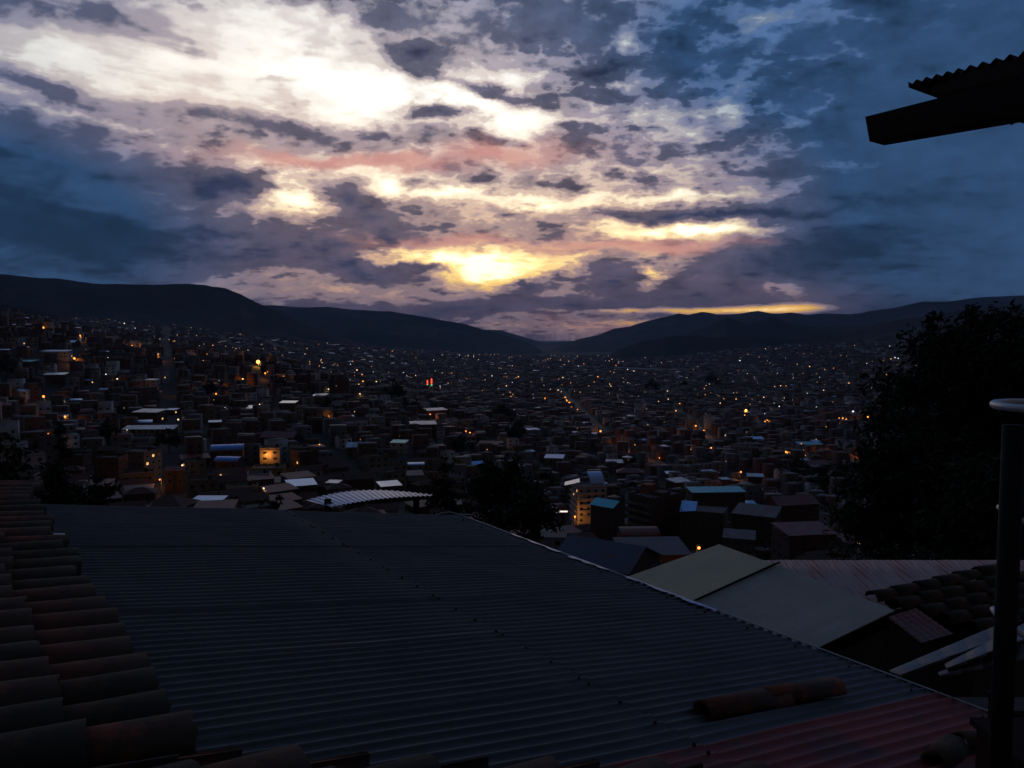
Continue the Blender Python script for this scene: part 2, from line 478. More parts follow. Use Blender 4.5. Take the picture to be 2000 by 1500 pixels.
# ------------------------------------------------------------------ terrain: a valley side falling to a broad flat city floor
CTRL = [  # pixel x, distance (forward metres), metres below the camera
    (-300, 8, 7), (300, 8, 7), (1000, 8, 7), (1700, 8, 7), (2300, 8, 6),
    (-300, 40, 16), (300, 40, 17), (1000, 40, 19), (1700, 40, 21), (2300, 40, 17),
    (-200, 110, 28), (250, 110, 34), (600, 110, 37), (1000, 110, 39), (1450, 110, 42), (1800, 110, 40), (2300, 110, 28),
    (-200, 300, 40), (100, 300, 54), (270, 300, 60), (600, 300, 62), (850, 280, 68), (1140, 300, 84), (1450, 300, 88), (1700, 300, 84), (2200, 300, 50),
    (-200, 450, 30), (26, 450, 47), (290, 430, 55), (600, 450, 60), (850, 480, 70), (1140, 400, 97), (1450, 420, 99), (1700, 420, 94), (2100, 420, 50),
    (85, 560, 43), (360, 620, 42), (600, 650, 57), (850, 700, 74), (1140, 600, 101), (1450, 650, 102), (1700, 650, 98), (2050, 650, 56),
    (-200, 800, -45), (60, 830, -6), (300, 820, 21), (505, 850, 29), (700, 820, 57), (850, 950, 84),
    (300, 1050, 24), (505, 1050, 62), (700, 1050, 82), (850, 1150, 96), (1100, 1130, 110), (1450, 1130, 110), (1700, 1000, 100), (2000, 900, 50),
    (100, 1700, -16), (350, 1700, 16), (560, 1700, 70), (800, 1600, 104), (1100, 2000, 127), (1450, 2000, 127), (1700, 1900, 96), (2000, 1800, 10),
    (100, 3000, -60), (350, 3000, -6), (560, 2800, 66), (800, 3000, 112), (1100, 3800, 153), (1400, 3600, 132), (1600, 3200, 90), (1900, 3200, -20),
    (300, 5000, -60), (600, 5000, 40), (850, 5000, 120), (1100, 6500, 178), (1250, 5600, 150), (1500, 5200, 60),
    (300, 9000, 100), (1000, 9000, 185), (1700, 9000, 120), (1000, 16000, 190), (0, 16000, 150), (2000, 16000, 150),
]
def _pol(x, y):
    r = np.hypot(x, y)
    return np.arctan2(x, y) * 1.7, np.log(np.maximum(r, 4.0))
for _d, _b in ((8, 6.5), (20, 10), (45, 17)):
    for _a in (-58, -45, 45, 58):
        CTRL.append((1000 + F * math.tan(R(_a)), _d * math.cos(R(_a)), _b))
for _d, _l, _r in ((110, 26, 24), (250, 34, 30), (500, 10, 30), (900, -50, 20), (1800, -60, -20), (3200, -90, -60), (6000, -60, -60), (16000, 150, 150)):
    CTRL.append((1000 + F * math.tan(R(-55)), _d * math.cos(R(55)), _l)); CTRL.append((1000 + F * math.tan(R(55)), _d * math.cos(R(55)), _r))
_cx = np.array([(c[0] - 1000) / F * c[1] for c in CTRL]); _cy = np.array([float(c[1]) for c in CTRL])
_cb = np.array([float(c[2]) for c in CTRL])
_ca, _cl = _pol(_cx, _cy)
def _phi(r2):
    return 0.5 * r2 * np.log(r2 + 1e-9)
_n = len(CTRL)
_A = np.zeros((_n + 3, _n + 3))
_A[:_n, :_n] = _phi((_ca[:, None] - _ca[None]) ** 2 + (_cl[:, None] - _cl[None]) ** 2) + np.eye(_n) * 0.004
_A[:_n, _n] = 1; _A[:_n, _n + 1] = _ca; _A[:_n, _n + 2] = _cl
_A[_n:, :_n] = _A[:_n, _n:].T
_w = np.linalg.solve(_A, np.concatenate([_cb, np.zeros(3)]))
def ground(x, y):
    """ground height at x, y"""
    x = np.atleast_1d(np.asarray(x, float)); y = np.atleast_1d(np.asarray(y, float))
    a, l = _pol(x, y)
    a = np.clip(a, -1.75, 1.75)
    out = np.empty(len(a))
    for s in range(0, len(a), 20000):
        aa, ll = a[s:s + 20000], l[s:s + 20000]
        K = _phi((aa[:, None] - _ca[None]) ** 2 + (ll[:, None] - _cl[None]) ** 2)
        out[s:s + 20000] = K @ _w[:_n] + _w[_n] + _w[_n + 1] * aa + _w[_n + 2] * ll
    und = 1.5 * np.sin(x * 0.013 + 1.0) * np.sin(y * 0.011) * np.clip(np.hypot(x, y) / 300, 0, 1)
    rr_ = np.hypot(x, y)
    out = np.where(rr_ < 30, np.maximum(out, 6.0), out)
    return CZ - out + und
def g1(x, y):
    return float(ground([x], [y])[0])
_ds = np.exp(np.linspace(math.log(25), math.log(9000), 900))
def hit(px, py, above=0.0, dmin=90.0):
    """first point where the sight line through a pixel comes down to the ground (or a height above it)"""
    d = ray(px, py)
    xs, ys, zs = d[0] / d[1] * _ds, _ds, CZ + d[2] / d[1] * _ds
    k = np.nonzero((zs < ground(xs, ys) + above) & (_ds > dmin))[0]
    if not len(k):
        return None
    i = k[0]
    return np.array([xs[i], ys[i], float(ground([xs[i]], [ys[i]])[0])])
def proj(p):
    """photograph pixel of a world point"""
    x, y, z = p[0], p[1], p[2] - CZ
    f = y * math.cos(TH) - z * math.sin(TH)
    u = y * math.sin(TH) + z * math.cos(TH)
    return 1000 + F * x / f, 750 - F * u / f

def grid_mesh(name, X, Y, Z, m, kind='structure'):
    nr, nc = X.shape
    v = np.stack([X.ravel(), Y.ravel(), Z.ravel()], 1)
    i = np.arange(nr * nc).reshape(nr, nc)
    f = np.stack([i[:-1, :-1].ravel(), i[:-1, 1:].ravel(), i[1:, 1:].ravel(), i[1:, :-1].ravel()], 1)
    me = bpy.data.meshes.new(name)
    me.vertices.add(len(v)); me.vertices.foreach_set('co', v.ravel())
    me.loops.add(f.size); me.loops.foreach_set('vertex_index', f.ravel())
    me.polygons.add(len(f)); me.polygons.foreach_set('loop_start', np.arange(0, f.size, 4)); me.polygons.foreach_set('loop_total', np.full(len(f), 4))
    me.polygons.foreach_set('use_smooth', np.ones(len(f), bool))
    me.materials.append(m)
    me.update(); me.validate()
    o = bpy.data.objects.new(name, me)
    COL.objects.link(o)
    o['kind'] = kind
    return o

_ang = np.radians(np.linspace(-62, 62, 190))
_rad = np.exp(np.linspace(math.log(4.0), math.log(26000), 190))
_Rg, _Ag = np.meshgrid(_rad, _ang)
_X, _Y = _Rg * np.sin(_Ag), _Rg * np.cos(_Ag)
_Z = ground(_X.ravel(), _Y.ravel()).reshape(_X.shape)
terrain = grid_mesh('ground', _X, _Y, _Z, M['ground'])
terrain['label'] = 'dark hillside and valley floor under the city'

# ------------------------------------------------------------------ mountains: crests traced against the sky, each with its own distance and slopes
def value_noise(x, y, seed):
    r = np.random.default_rng(seed)
    T = r.random((64, 64))
    xi, yi = np.floor(x).astype(int), np.floor(y).astype(int)
    fx, fy = x - xi, y - yi
    fx, fy = fx * fx * (3 - 2 * fx), fy * fy * (3 - 2 * fy)
    a = T[xi % 64, yi % 64]; b = T[(xi + 1) % 64, yi % 64]; c = T[xi % 64, (yi + 1) % 64]; d = T[(xi + 1) % 64, (yi + 1) % 64]
    return (a * (1 - fx) + b * fx) * (1 - fy) + (c * (1 - fx) + d * fx) * fy
def fbm(x, y, seed, oct=5):
    s, a = 0, 0.5
    for o in range(oct):
        s = s + a * (value_noise(x, y, seed + o) - 0.5)
        x, y, a = x * 2.03 + 7.1, y * 2.03 + 3.3, a * 0.5
    return s
def hill(label, crest, depth_front, seed, rough=1.0):
    """crest: (pixel x, pixel y, distance)"""
    c = np.array(crest, float)
    t = np.linspace(0, len(c) - 1, 260)
    px = np.interp(t, np.arange(len(c)), c[:, 0]); py = np.interp(t, np.arange(len(c)), c[:, 1]); dd = np.interp(t, np.arange(len(c)), c[:, 2])
    py = py + rough * 5.0 * fbm(px / 60.0, px * 0, seed + 50)
    D = np.array([ray(a, b) for a, b in zip(px, py)])
    cx, cy, cz = D[:, 0] / D[:, 1] * dd, dd, CZ + D[:, 2] / D[:, 1] * dd
    s = np.concatenate([-np.linspace(1, 0, 46) ** 1.3, np.linspace(0.05, 0.8, 10)])       # -1 foot in front, 0 crest, + behind
    X = np.empty((len(s), len(px))); Y = X.copy(); Z = X.copy()
    rr = np.hypot(cx, cy)
    for i, q in enumerate(s):
        k = 1 + q * depth_front / rr
        X[i], Y[i] = cx * k, cy * k
        foot = -60.0
        prof = (1 - abs(q)) ** 1.35
        zz = foot + (cz - foot) * prof
        g = fbm(X[i] / 900.0 + seed, Y[i] / 900.0, seed) + 0.6 * (0.5 - np.abs(fbm(X[i] / 420.0 + seed, Y[i] / 1400.0, seed + 9, 3)) * 2) - 0.25
        env = np.clip(-q * 7, 0, 1) * prof ** 0.5 if q < 0 else 0.0
        Z[i] = zz + env * g * (cz - foot) * 0.30 * rough
        if q < 0:   # never above the line from the camera to the crest
            lim = CZ + (cz - CZ) * k - 6.0 * np.clip(-q * 6, 0, 1) - 1.0 * (q < -0.001)
            Z[i] = np.minimum(Z[i], lim)
    o = grid_mesh('hill', X, Y, Z, M['hill'])
    o['label'] = label
    return o
hill('long dark mountain with a rounded shoulder under low cloud', [(-500, 520, 4200), (-200, 528, 4300), (0, 537, 4400), (60, 542, 4400), (120, 545, 4500), (180, 553, 4500), (250, 556, 4600), (330, 555, 4700), (400, 557, 4800), (440, 562, 4900), (470, 574, 4900), (500, 590, 5000), (530, 603, 5000), (560, 617, 5100), (600, 636, 5200), (640, 650, 5200), (720, 676, 5300), (800, 694, 5400), (860, 705, 5400)], 1900, 3, 1.2)
hill('lower wooded spur in front of the rounded mountain', [(-400, 560, 3300), (-100, 578, 3300), (40, 600, 3300), (130, 622, 3350), (230, 636, 3400), (330, 648, 3450), (430, 652, 3500), (520, 668, 3600), (600, 684, 3700), (680, 700, 3800), (740, 715, 3900)], 900, 71, 1.6)
hill('broad blue mountain sloping down to the valley mouth', [(300, 590, 8600), (450, 594, 8500), (530, 597, 8400), (580, 601, 8400), (640, 600, 8300), (700, 606, 8300), (760, 608, 8200), (830, 618, 8200), (900, 632, 8200), (940, 642, 8200), (980, 652, 8200), (1020, 663, 8200), (1045, 676, 8200), (1062, 690, 8200), (1090, 706, 8200)], 2200, 21, 1.2)
hill('nearer foothill in front of the broad blue mountain', [(560, 640, 6900), (640, 640, 6900), (720, 645, 6900), (790, 655, 6900), (850, 662, 6900), (910, 674, 6900), (960, 682, 6900), (1000, 690, 6900), (1050, 704, 6900)], 1300, 83, 1.4)
hill('pale far mountain closing the valley', [(880, 650, 14500), (930, 642, 14500), (980, 645, 14500), (1036, 661, 14500), (1066, 672, 14500), (1110, 668, 14500), (1180, 655, 14500), (1300, 650, 14500)], 2600, 33)
hill('jagged mountain range against the yellow horizon', [(1010, 704, 9500), (1050, 690, 9500), (1075, 682, 9500), (1100, 672, 9500), (1135, 660, 9500), (1170, 654, 9600), (1200, 641, 9600), (1230, 637, 9700), (1262, 627, 9700), (1290, 619, 9800), (1325, 611, 9800), (1345, 615, 9800), (1372, 610, 9800), (1400, 615, 9800), (1440, 613, 9700), (1480, 606, 9700), (1510, 612, 9700), (1545, 610, 9600), (1575, 615, 9600), (1600, 613, 9500), (1660, 614, 9300), (1700, 607, 9200), (1740, 604, 9000), (1800, 590, 8800), (1850, 588, 8700), (1900, 582, 8600), (2060, 574, 8400), (2300, 565, 8200)], 2400, 45, 1.3)
hill('dark twin-peaked ridge above the city lights', [(1290, 676, 6400), (1330, 655, 6300), (1360, 643, 6200), (1390, 632, 6100), (1420, 620, 6000), (1440, 628, 6000), (1465, 636, 6000), (1485, 628, 6000), (1507, 619, 6000), (1535, 629, 5900), (1580, 637, 5700), (1640, 636, 5400), (1700, 634, 5000), (1750, 626, 4700), (1850, 610, 4400), (1950, 597, 4200), (2100, 588, 4000), (2400, 575, 3800)], 1500, 57, 1.3)
hill('dark rounded hill rising from the right of the valley floor', [(1165, 716, 5000), (1190, 694, 5000), (1215, 680, 5000), (1250, 668, 5000), (1300, 658, 4900), (1350, 655, 4900), (1400, 660, 4800), (1460, 656, 4700), (1540, 662, 4500), (1620, 656, 4200), (1700, 655, 3800), (1800, 640, 3500), (1900, 622, 3300), (2100, 605, 3100)], 1100, 95, 1.5)

# runway of the airport: a pale strip on the valley floor
def ground_strip(name, label, pts, width, m, lift, kind='structure'):
    mb = MB()
    P = []
    for i in range(len(pts) - 1):
        for t in np.linspace(0, 1, 14, endpoint=(i == len(pts) - 2)):
            P.append(np.array(pts[i][:2]) * (1 - t) + np.array(pts[i + 1][:2]) * t)
    L, Rr = [], []
    for i, p in enumerate(P):
        t = P[min(i + 1, len(P) - 1)] - P[max(i - 1, 0)]
        t /= np.linalg.norm(t)
        nn = np.array([-t[1], t[0]]) * width / 2
        for lst, q in ((L, p + nn), (Rr, p - nn)):
            lst.append((q[0], q[1], g1(q[0], q[1]) + lift))
    for i in range(len(P) - 1):
        mb.poly([L[i], Rr[i], Rr[i + 1], L[i + 1]])
    o = mb.build(name, m)
    o['kind'] = kind; o['label'] = label
    return o, P
ra, rb = hit(1035, 708), hit(1330, 722)
ground_strip('runway', 'pale straight runway strip across the valley floor', [ra, rb], 60, M['runway'], 1.5)

# ------------------------------------------------------------------ the lit avenue running down to the centre
AVE = [hit(1302, 912), hit(1262, 898), hit(1225, 880), hit(1194, 858), hit(1170, 836), hit(1140, 806), hit(1118, 786), hit(1104, 770), hit(1092, 757)]
road, ROADP = ground_strip('road', 'street lit yellow by its lamps, running towards the city centre', AVE, 11, M['asphalt'], 0.35)
ROADP = np.array(ROADP)
ROAD2 = [hit(1530, 890), hit(1470, 880), hit(1400, 868), hit(1375, 846), hit(1355, 824), hit(1330, 806), hit(1300, 790)]
road2, ROADP2 = ground_strip('road', 'narrow side street with a chain of orange lamps', ROAD2, 8, M['asphalt'], 0.35)
ROADP = np.concatenate([ROADP, np.array(ROADP2)])

# ------------------------------------------------------------------ houses
win_me = {}
def frame_mesh(w, h):
    key = ('frame', w, h)
    if key not in win_me:
        mb = MB()
        t = 0.09
        mb.box(-w / 2, w / 2, -0.06, 0.02, -h / 2, -h / 2 + t); mb.box(-w / 2, w / 2, -0.06, 0.02, h / 2 - t, h / 2)
        mb.box(-w / 2, -w / 2 + t, -0.06, 0.02, -h / 2 + t, h / 2 - t); mb.box(w / 2 - t, w / 2, -0.06, 0.02, -h / 2 + t, h / 2 - t)
        win_me[key] = mb.mesh('window', M['frame'])
    return win_me[key]
def pane_mesh(w, h, lit=False):
    key = ('pane', w, h, lit)
    if key not in win_me:
        mb = MB(); t = 0.09
        mb.box(-w / 2 + t, w / 2 - t, -0.02, 0.015, -h / 2 + t, h / 2 - t)
        win_me[key] = mb.mesh('pane', M['litwin'] if lit else M['glass'])
    return win_me[key]
def window_mesh(w, h, lit=False):
    key = (w, h, lit)
    if key not in win_me:
        mb = MB()
        t = 0.09
        mb.box(-w / 2, w / 2, -0.06, 0.02, -h / 2, -h / 2 + t, 0); mb.box(-w / 2, w / 2, -0.06, 0.02, h / 2 - t, h / 2, 0)
        mb.box(-w / 2, -w / 2 + t, -0.06, 0.02, -h / 2 + t, h / 2 - t, 0); mb.box(w / 2 - t, w / 2, -0.06, 0.02, -h / 2 + t, h / 2 - t, 0)
        mb.box(-w / 2 + t, w / 2 - t, -0.02, 0.015, -h / 2 + t, h / 2 - t, 1)
        win_me[key] = mb.mesh('window', [M['frame'], M['litwin'] if lit else M['glass']])
    return win_me[key]
def door_mesh():
    if 'door' not in win_me:
        mb = MB(); mb.box(-0.5, 0.5, -0.05, 0.02, 0, 2.1)
        win_me['door'] = mb.mesh('door', M['door'])
    return win_me['door']

def roof_mesh(kind, w, d, h, rm, wm):
    """roof sitting on a body of height h"""
    mb = MB()
    x0, x1, y0, y1 = -w / 2, w / 2, -d / 2, d / 2
    o = 0.35
    if kind == 'gable':
        rz = h + d * 0.22
        e = h - 0.08
        for s in (-1, 1):
            a, b = (x0 - o, s * (d / 2 + o), e - 0.06), (x1 + o, s * (d / 2 + o), e - 0.06)
            c, g = (x1 + o, 0, rz), (x0 - o, 0, rz)
            pts = [a, b, c, g] if s < 0 else [b, a, g, c]
            mb.prism([(p[0], p[1], p[2]) for p in pts], np.array([0, 0, 0.14]), 0)
        for sx in (x0, x1):                       # gable triangles
            mb.prism([(sx, y0, h), (sx, y1, h), (sx, 0, rz - 0.05)], np.array([0.12 if sx < 0 else -0.12, 0, 0]), 1)
    elif kind == 'hip':
        rz = h + d * 0.24
        A = [(x0 - o, y0 - o, h), (x1 + o, y0 - o, h), (x1 + o, y1 + o, h), (x0 - o, y1 + o, h)]
        k = min(d / 2, w / 2 - 0.4)
        r0, r1 = (x0 + k, 0, rz), (x1 - k, 0, rz)
        mb.poly([A[0], A[1], r1, r0]); mb.poly([A[2], A[3], r0, r1]); mb.poly([A[1], A[2], r1]); mb.poly([A[3], A[0], r0]); mb.poly(A[::-1])
    elif kind == 'shed':
        k = 0.10 * d
        p = [(x0 - o, y0 - o, h + 0.05), (x1 + o, y0 - o, h + 0.05), (x1 + o, y1 + o, h + 0.05 + k), (x0 - o, y1 + o, h + 0.05 + k)]
        mb.prism(p[::-1], np.array([0, 0, 0.10]), 0)
    elif kind == 'barrel':
        n = 9
        for i in range(n):
            a0, a1 = math.pi * i / n, math.pi * (i + 1) / n
            f = lambda a: (-math.cos(a) * (d / 2 + 0.2), math.sin(a) * d * 0.26)
            (ya, za), (yb, zb) = f(a0), f(a1)
            mb.prism([(x0 - o, ya, h + za), (x1 + o, ya, h + za), (x1 + o, yb, h + zb), (x0 - o, yb, h + zb)], np.array([0, 0, 0.06]), 0)
        for sx in (x0, x1 - 0.1):
            pts = [(sx, -math.cos(math.pi * i / n) * d / 2, h + math.sin(math.pi * i / n) * d * 0.25) for i in range(n + 1)]
            mb.prism(pts, np.array([0.1, 0, 0]), 1)
    else:                                          # flat slab with parapet and starter columns
        mb.box(x0 - 0.15, x1 + 0.15, y0 - 0.15, y1 + 0.15, h, h + 0.18, 0)
        for (a, b, c, e) in ((x0, x1, y0, y0 + 0.15), (x0, x1, y1 - 0.15, y1), (x0, x0 + 0.15, y0 + 0.15, y1 - 0.15), (x1 - 0.15, x1, y0 + 0.15, y1 - 0.15)):
            mb.box(a, b, c, e, h + 0.18, h + 0.18 + 0.7, 1)
        for sx in (x0 + 0.2, 0, x1 - 0.2):
            for sy in (y0 + 0.2, y1 - 0.2):
                mb.box(sx - 0.13, sx + 0.13, sy - 0.13, sy + 0.13, h + 0.18, h + 1.7, 0)
    return mb.mesh('roof', [rm, wm])

def make_house(w, d, st, wall, rkind, rmat, lit=0.0, extras=True, balcony=None, seed=0, cols=None, sides=(0, 1, 3), panes=False):
    r = random.Random(seed)
    sh = 2.75
    h = st * sh + 0.25
    root = empty('house')
    mb = MB()
    mb.box(-w / 2, w / 2, -d / 2, d / 2, -9.0, h)          # foundations go into the slope
    mb.build('wall', M[wall], root)
    add('roof', roof_mesh(rkind, w, d, h, M[rmat], M[wall]), root)
    faces = [(w, (0, -d / 2), 0), (d, (w / 2, 0), math.pi / 2), (w, (0, d / 2), math.pi), (d, (-w / 2, 0), -math.pi / 2)]
    for fi in sides:
        L, (ox, oy), rz = faces[fi]
        n = cols or max(2, int(L / 3.0))
        ww = round(min(1.5, L / n * 0.5), 1)
        for s in range(st):
            for c in range(n):
                if r.random() < 0.12:
                    continue
                t = (c + 0.5) / n * L - L / 2
                x, y = ox + math.cos(rz) * t, oy + math.sin(rz) * t
                if s == 0 and c == n // 2 and fi == 0:
                    add('door', door_mesh(), root, (x, y, 0.0), rz)
                    continue
                if panes:
                    wo = add('window', frame_mesh(ww, 1.2), root, (x, y, s * sh + 1.55), rz)
                    add('pane', pane_mesh(ww, 1.2, r.random() < lit), wo)
                else:
                    add('window', window_mesh(ww, 1.2, r.random() < lit), root, (x, y, s * sh + 1.55), rz)
        if balcony and fi in (0, 3):
            for s in range(1, st):
                mb = MB()
                mb.box(-L / 2 + 0.2, L / 2 - 0.2, -1.0, -0.015, -0.18, 0.0); mb.box(-L / 2 + 0.2, L / 2 - 0.2, -1.0, -0.9, 0.0, 0.85)
                b = mb.build('balcony', M[balcony], root)
                b.location = (ox, oy, s * sh + 0.12); b.rotation_euler = (0, 0, rz)
    if extras and rkind == 'flat':
        mb = MB()
        z = h + 0.2
        pts = [(0, 0, 0), (0, 0, 1.3), (0, 0, 1.6), (0, 0, 1.7)]
        mb.tube(pts, [0.6, 0.62, 0.4, 0.15], 10)
        t = mb.build('water_tank', M['tank'], root, smooth=True)
        t.location = (w * 0.25, d * 0.2, z)
    return root

WALLW = {'brick': 'bare red brick', 'adobe': 'brown adobe', 'cream': 'cream rendered', 'white': 'white rendered', 'bluewall': 'pale blue', 'yellow': 'ochre yellow', 'concrete': 'raw concrete'}
ROOFW = {'tile': 'clay tile', 'redtin': 'red tin', 'tin': 'grey tin', 'dimtin': 'dirty tin', 'dimblue': 'blue-grey tin', 'paletin': 'bright pale tin', 'bluetin': 'blue sheet', 'skytin': 'light blue sheet', 'tealtin': 'teal sheet', 'concrete': 'concrete'}
KINDW = {'gable': 'gable roof', 'hip': 'hipped roof', 'shed': 'sloping roof', 'barrel': 'barrel roof', 'flat': 'flat roof'}
NUMW = ['', 'one', 'two', 'three', 'four', 'five', 'six', 'seven']
OCC = []      # footprints already taken: x, y, radius
def put_house(root, p, rz, label, group=None, rad=7.0):
    root.location = (p[0], p[1], p[2]); root.rotation_euler = (0, 0, rz)
    tag(root, label, 'house', group)
    OCC.append((p[0], p[1], rad))
    return root

# houses that can be picked out in the photograph: pixel of the roof centre, width in pixels, storeys, wall, roof kind, roof, yaw, words
SPOTS = [
    (36, 634, 50, 1, 'adobe', 'shed', 'tin', 4, 'long low house under a pale grey tin roof, highest on the lamp-lit left slope'),
    (32, 662, 24, 2, 'white', 'flat', 'concrete', 5, 'small white cube house below the long grey tin roof on the left slope'),
    (110, 686, 56, 2, 'bluewall', 'shed', 'skytin', -6, 'blue house with a light blue sheet roof beside an orange lamp'),
    (47, 706, 42, 1, 'adobe', 'shed', 'tealtin', 4, 'low adobe house with a dull teal sheet roof on the left slope'),
    (110, 732, 36, 2, 'brick', 'shed', 'paletin', -14, 'brick house with a pale pinkish tin roof tilted to the sky'),
    (172, 742, 15, 1, 'brick', 'shed', 'skytin', 20, 'tiny brick hut with a light blue roof above two white lamps'),
    (140, 668, 24, 1, 'adobe', 'gable', 'paletin', 10, 'small adobe house with a bright two-pitched tin roof near the top lamps'),
    (298, 741, 22, 2, 'white', 'shed', 'tin', 0, 'white house with a thin grey tin roof above an orange lamp'),
    (315, 727, 20, 3, 'bluewall', 'flat', 'concrete', 8, 'pale bluish three-storey house facing the valley among dark houses'),
    (97, 795, 34, 2, 'white', 'flat', 'concrete', 6, 'white two-storey house lit by the orange lamp above it'),
    (170, 788, 44, 2, 'brick', 'flat', 'concrete', -4, 'brick house whose front glows orange under a street lamp'),
    (293, 803, 52, 2, 'brick', 'shed', 'tin', 8, 'brick house with a broad light grey tin roof above the white school block'),
    (336, 799, 22, 1, 'brick', 'shed', 'bluetin', 10, 'small house with a dark blue roof beside the broad grey tin roof'),
    (503, 795, 38, 2, 'brick', 'shed', 'paletin', -8, 'brick house with a narrow white tin roof and a lamp behind it'),
    (564, 785, 30, 3, 'brick', 'shed', 'paletin', 0, 'brick house with a small white lozenge of tin roof'),
    (606, 772, 18, 2, 'brick', 'shed', 'paletin', 4, 'brick house with a short white tin roof, one of two side by side'),
    (626, 771, 26, 2, 'brick', 'shed', 'tin', 4, 'brick house with a dull grey tin roof beside a short white one'),
    (622, 816, 34, 3, 'brick', 'flat', 'paletin', 5, 'brick house with a white roof carrying a black water tank'),
    (420, 822, 22, 2, 'brick', 'shed', 'skytin', -20, 'brick house with a small light blue diamond of roof'),
    (445, 876, 58, 3, 'brick', 'barrel', 'bluetin', -14, 'tall house with a shiny blue barrel-vaulted sheet roof'),
    (448, 898, 46, 3, 'brick', 'barrel', 'bluetin', 8, 'house with a lower blue barrel roof just before the larger one'),
    (245, 884, 20, 2, 'adobe', 'shed', 'tin', 5, 'adobe house with a small grey roof left of the blue barrel roofs'),
    (588, 942, 52, 2, 'brick', 'shed', 'skytin', -24, 'house with a bright sky-blue sheet roof turned edge-on'),
    (652, 940, 24, 2, 'brick', 'shed', 'tin', 10, 'brick house with a dull silver roof right of the sky-blue roof'),
    (405, 977, 58, 2, 'adobe', 'shed', 'skytin', 0, 'low house with a pale blue strip of roof peeping over the tile eaves'),
    (548, 850, 66, 2, 'brick', 'gable', 'redtin', 6, 'long house with a faded red tin gable roof'),
    (525, 912, 60, 1, 'yellow', 'flat', 'concrete', -10, 'ochre yellow boundary building brightly lit by a street lamp'),
    (826, 826, 50, 4, 'brick', 'shed', 'tin', -12, 'dark brick tower house with a grey tin roof slanting down'),
    (850, 800, 42, 3, 'brick', 'shed', 'tin', -30, 'brick block with a steep thin grey roof edge beside a yellow-lit yard'),
    (946, 800, 26, 3, 'yellow', 'flat', 'tealtin', 4, 'ochre house with a teal roof edge, lit up from below'),
    (1083, 892, 36, 4, 'cream', 'shed', 'skytin', 10, 'cream block with a patchy blue and white sheet roof'),
    (760, 944, 40, 2, 'brick', 'shed', 'paletin', -24, 'house with a bright white diamond roof and a dark chimney before it'),
    (925, 905, 34, 2, 'brick', 'gable', 'skytin', -20, 'house with a folded blue and white sheet roof'),
    (955, 865, 40, 2, 'redtin', 'shed', 'redtin', 8, 'long low house with a dull red tin roof in the dark middle slope'),
    (700, 870, 44, 2, 'cream', 'gable', 'tin', -8, 'cream house with a grey gable roof near a yellowish lamp'),
    (780, 862, 30, 2, 'white', 'shed', 'tealtin', 10, 'white house with a greenish sheet roof beside a yard lamp'),
    (1040, 838, 24, 3, 'bluewall', 'shed', 'bluetin', -20, 'blue painted house standing tall among dark roofs'),
    (1452, 872, 32, 4, 'white', 'flat', 'concrete', 18, 'grey white four-storey block with dark square windows beside the side street'),
    (1650, 862, 30, 4, 'bluewall', 'flat', 'concrete', 6, 'bluish white four-storey block with a grid of dark windows next to an orange lamp'),
    (1580, 866, 46, 2, 'brick', 'shed', 'tealtin', 0, 'long house with a thin teal and white roof left of the bluish block'),
    (1475, 856, 30, 2, 'brick', 'shed', 'skytin', 5, 'house with a pale blue strip roof above the grey white block'),
    (1590, 905, 48, 2, 'brick', 'gable', 'redtin', -8, 'house with a dull red gable roof below the bluish block'),
    (1386, 922, 26, 2, 'brick', 'shed', 'skytin', -22, 'small house with a bright bluish diamond of roof above the teal roof'),
    (1415, 934, 18, 2, 'brick', 'shed', 'tin', -18, 'small house with a pale notch of tin roof'),
    (1325, 938, 38, 3, 'brick', 'shed', 'tin', -26, 'house with a pale greenish grey tin roof behind the balcony block'),
    (1310, 924, 20, 2, 'brick', 'shed', 'paletin', 0, 'house with a thin white roof line above the greenish grey roof'),
    (1230, 920, 52, 2, 'brick', 'hip', 'redtin', 6, 'large house with a dark red hipped roof by the lit road'),
    (1200, 902, 32, 2, 'brick', 'shed', 'tin', 4, 'house with a grey strip roof beside the lit road'),
    (1475, 928, 30, 2, 'brick', 'shed', 'tin', 12, 'brick house with a dull silver roof near the two orange lamps'),
    (1250, 875, 34, 2, 'cream', 'gable', 'tile', 20, 'cream gable house beside the yellow-lit road'),
    (1176, 870, 30, 2, 'brick', 'gable', 'tile', -10, 'tiled brick house at the near side of the lit road'),
    (700, 820, 60, 2, 'brick', 'gable', 'tile', 6, 'wide tiled brick house below the dark tower blocks'),
    (595, 735, 34, 4, 'brick', 'flat', 'concrete', 8, 'dark brick block standing up against the far city lights'),
    (662, 745, 42, 4, 'brick', 'flat', 'concrete', -4, 'dark flat-topped brick block, wider of the pair against the far city lights'),
    (270, 880, 66, 4, 'concrete', 'flat', 'concrete', 12, 'dark concrete apartment block with rows of black windows'),
    (345, 915, 36, 3, 'adobe', 'gable', 'redtin', -6, 'house with a dull red roof left of a white lamp'),
    (700, 930, 54, 2, 'brick', 'gable', 'tile', -20, 'tiled house behind the curved canopy'),
    (830, 900, 44, 2, 'adobe', 'gable', 'tile', 14, 'adobe house with a tiled gable above the dark trees'),
    (640, 985, 60, 2, 'brick', 'hip', 'tile', 5, 'low tiled house right behind the metal roof'),
    (330, 985, 90, 2, 'adobe', 'hip', 'tile', 5, 'broad brown tiled house just over the metal roof'),
]
NAMED = []      # pixel and words of things a neighbour can be described by
k_ = 0
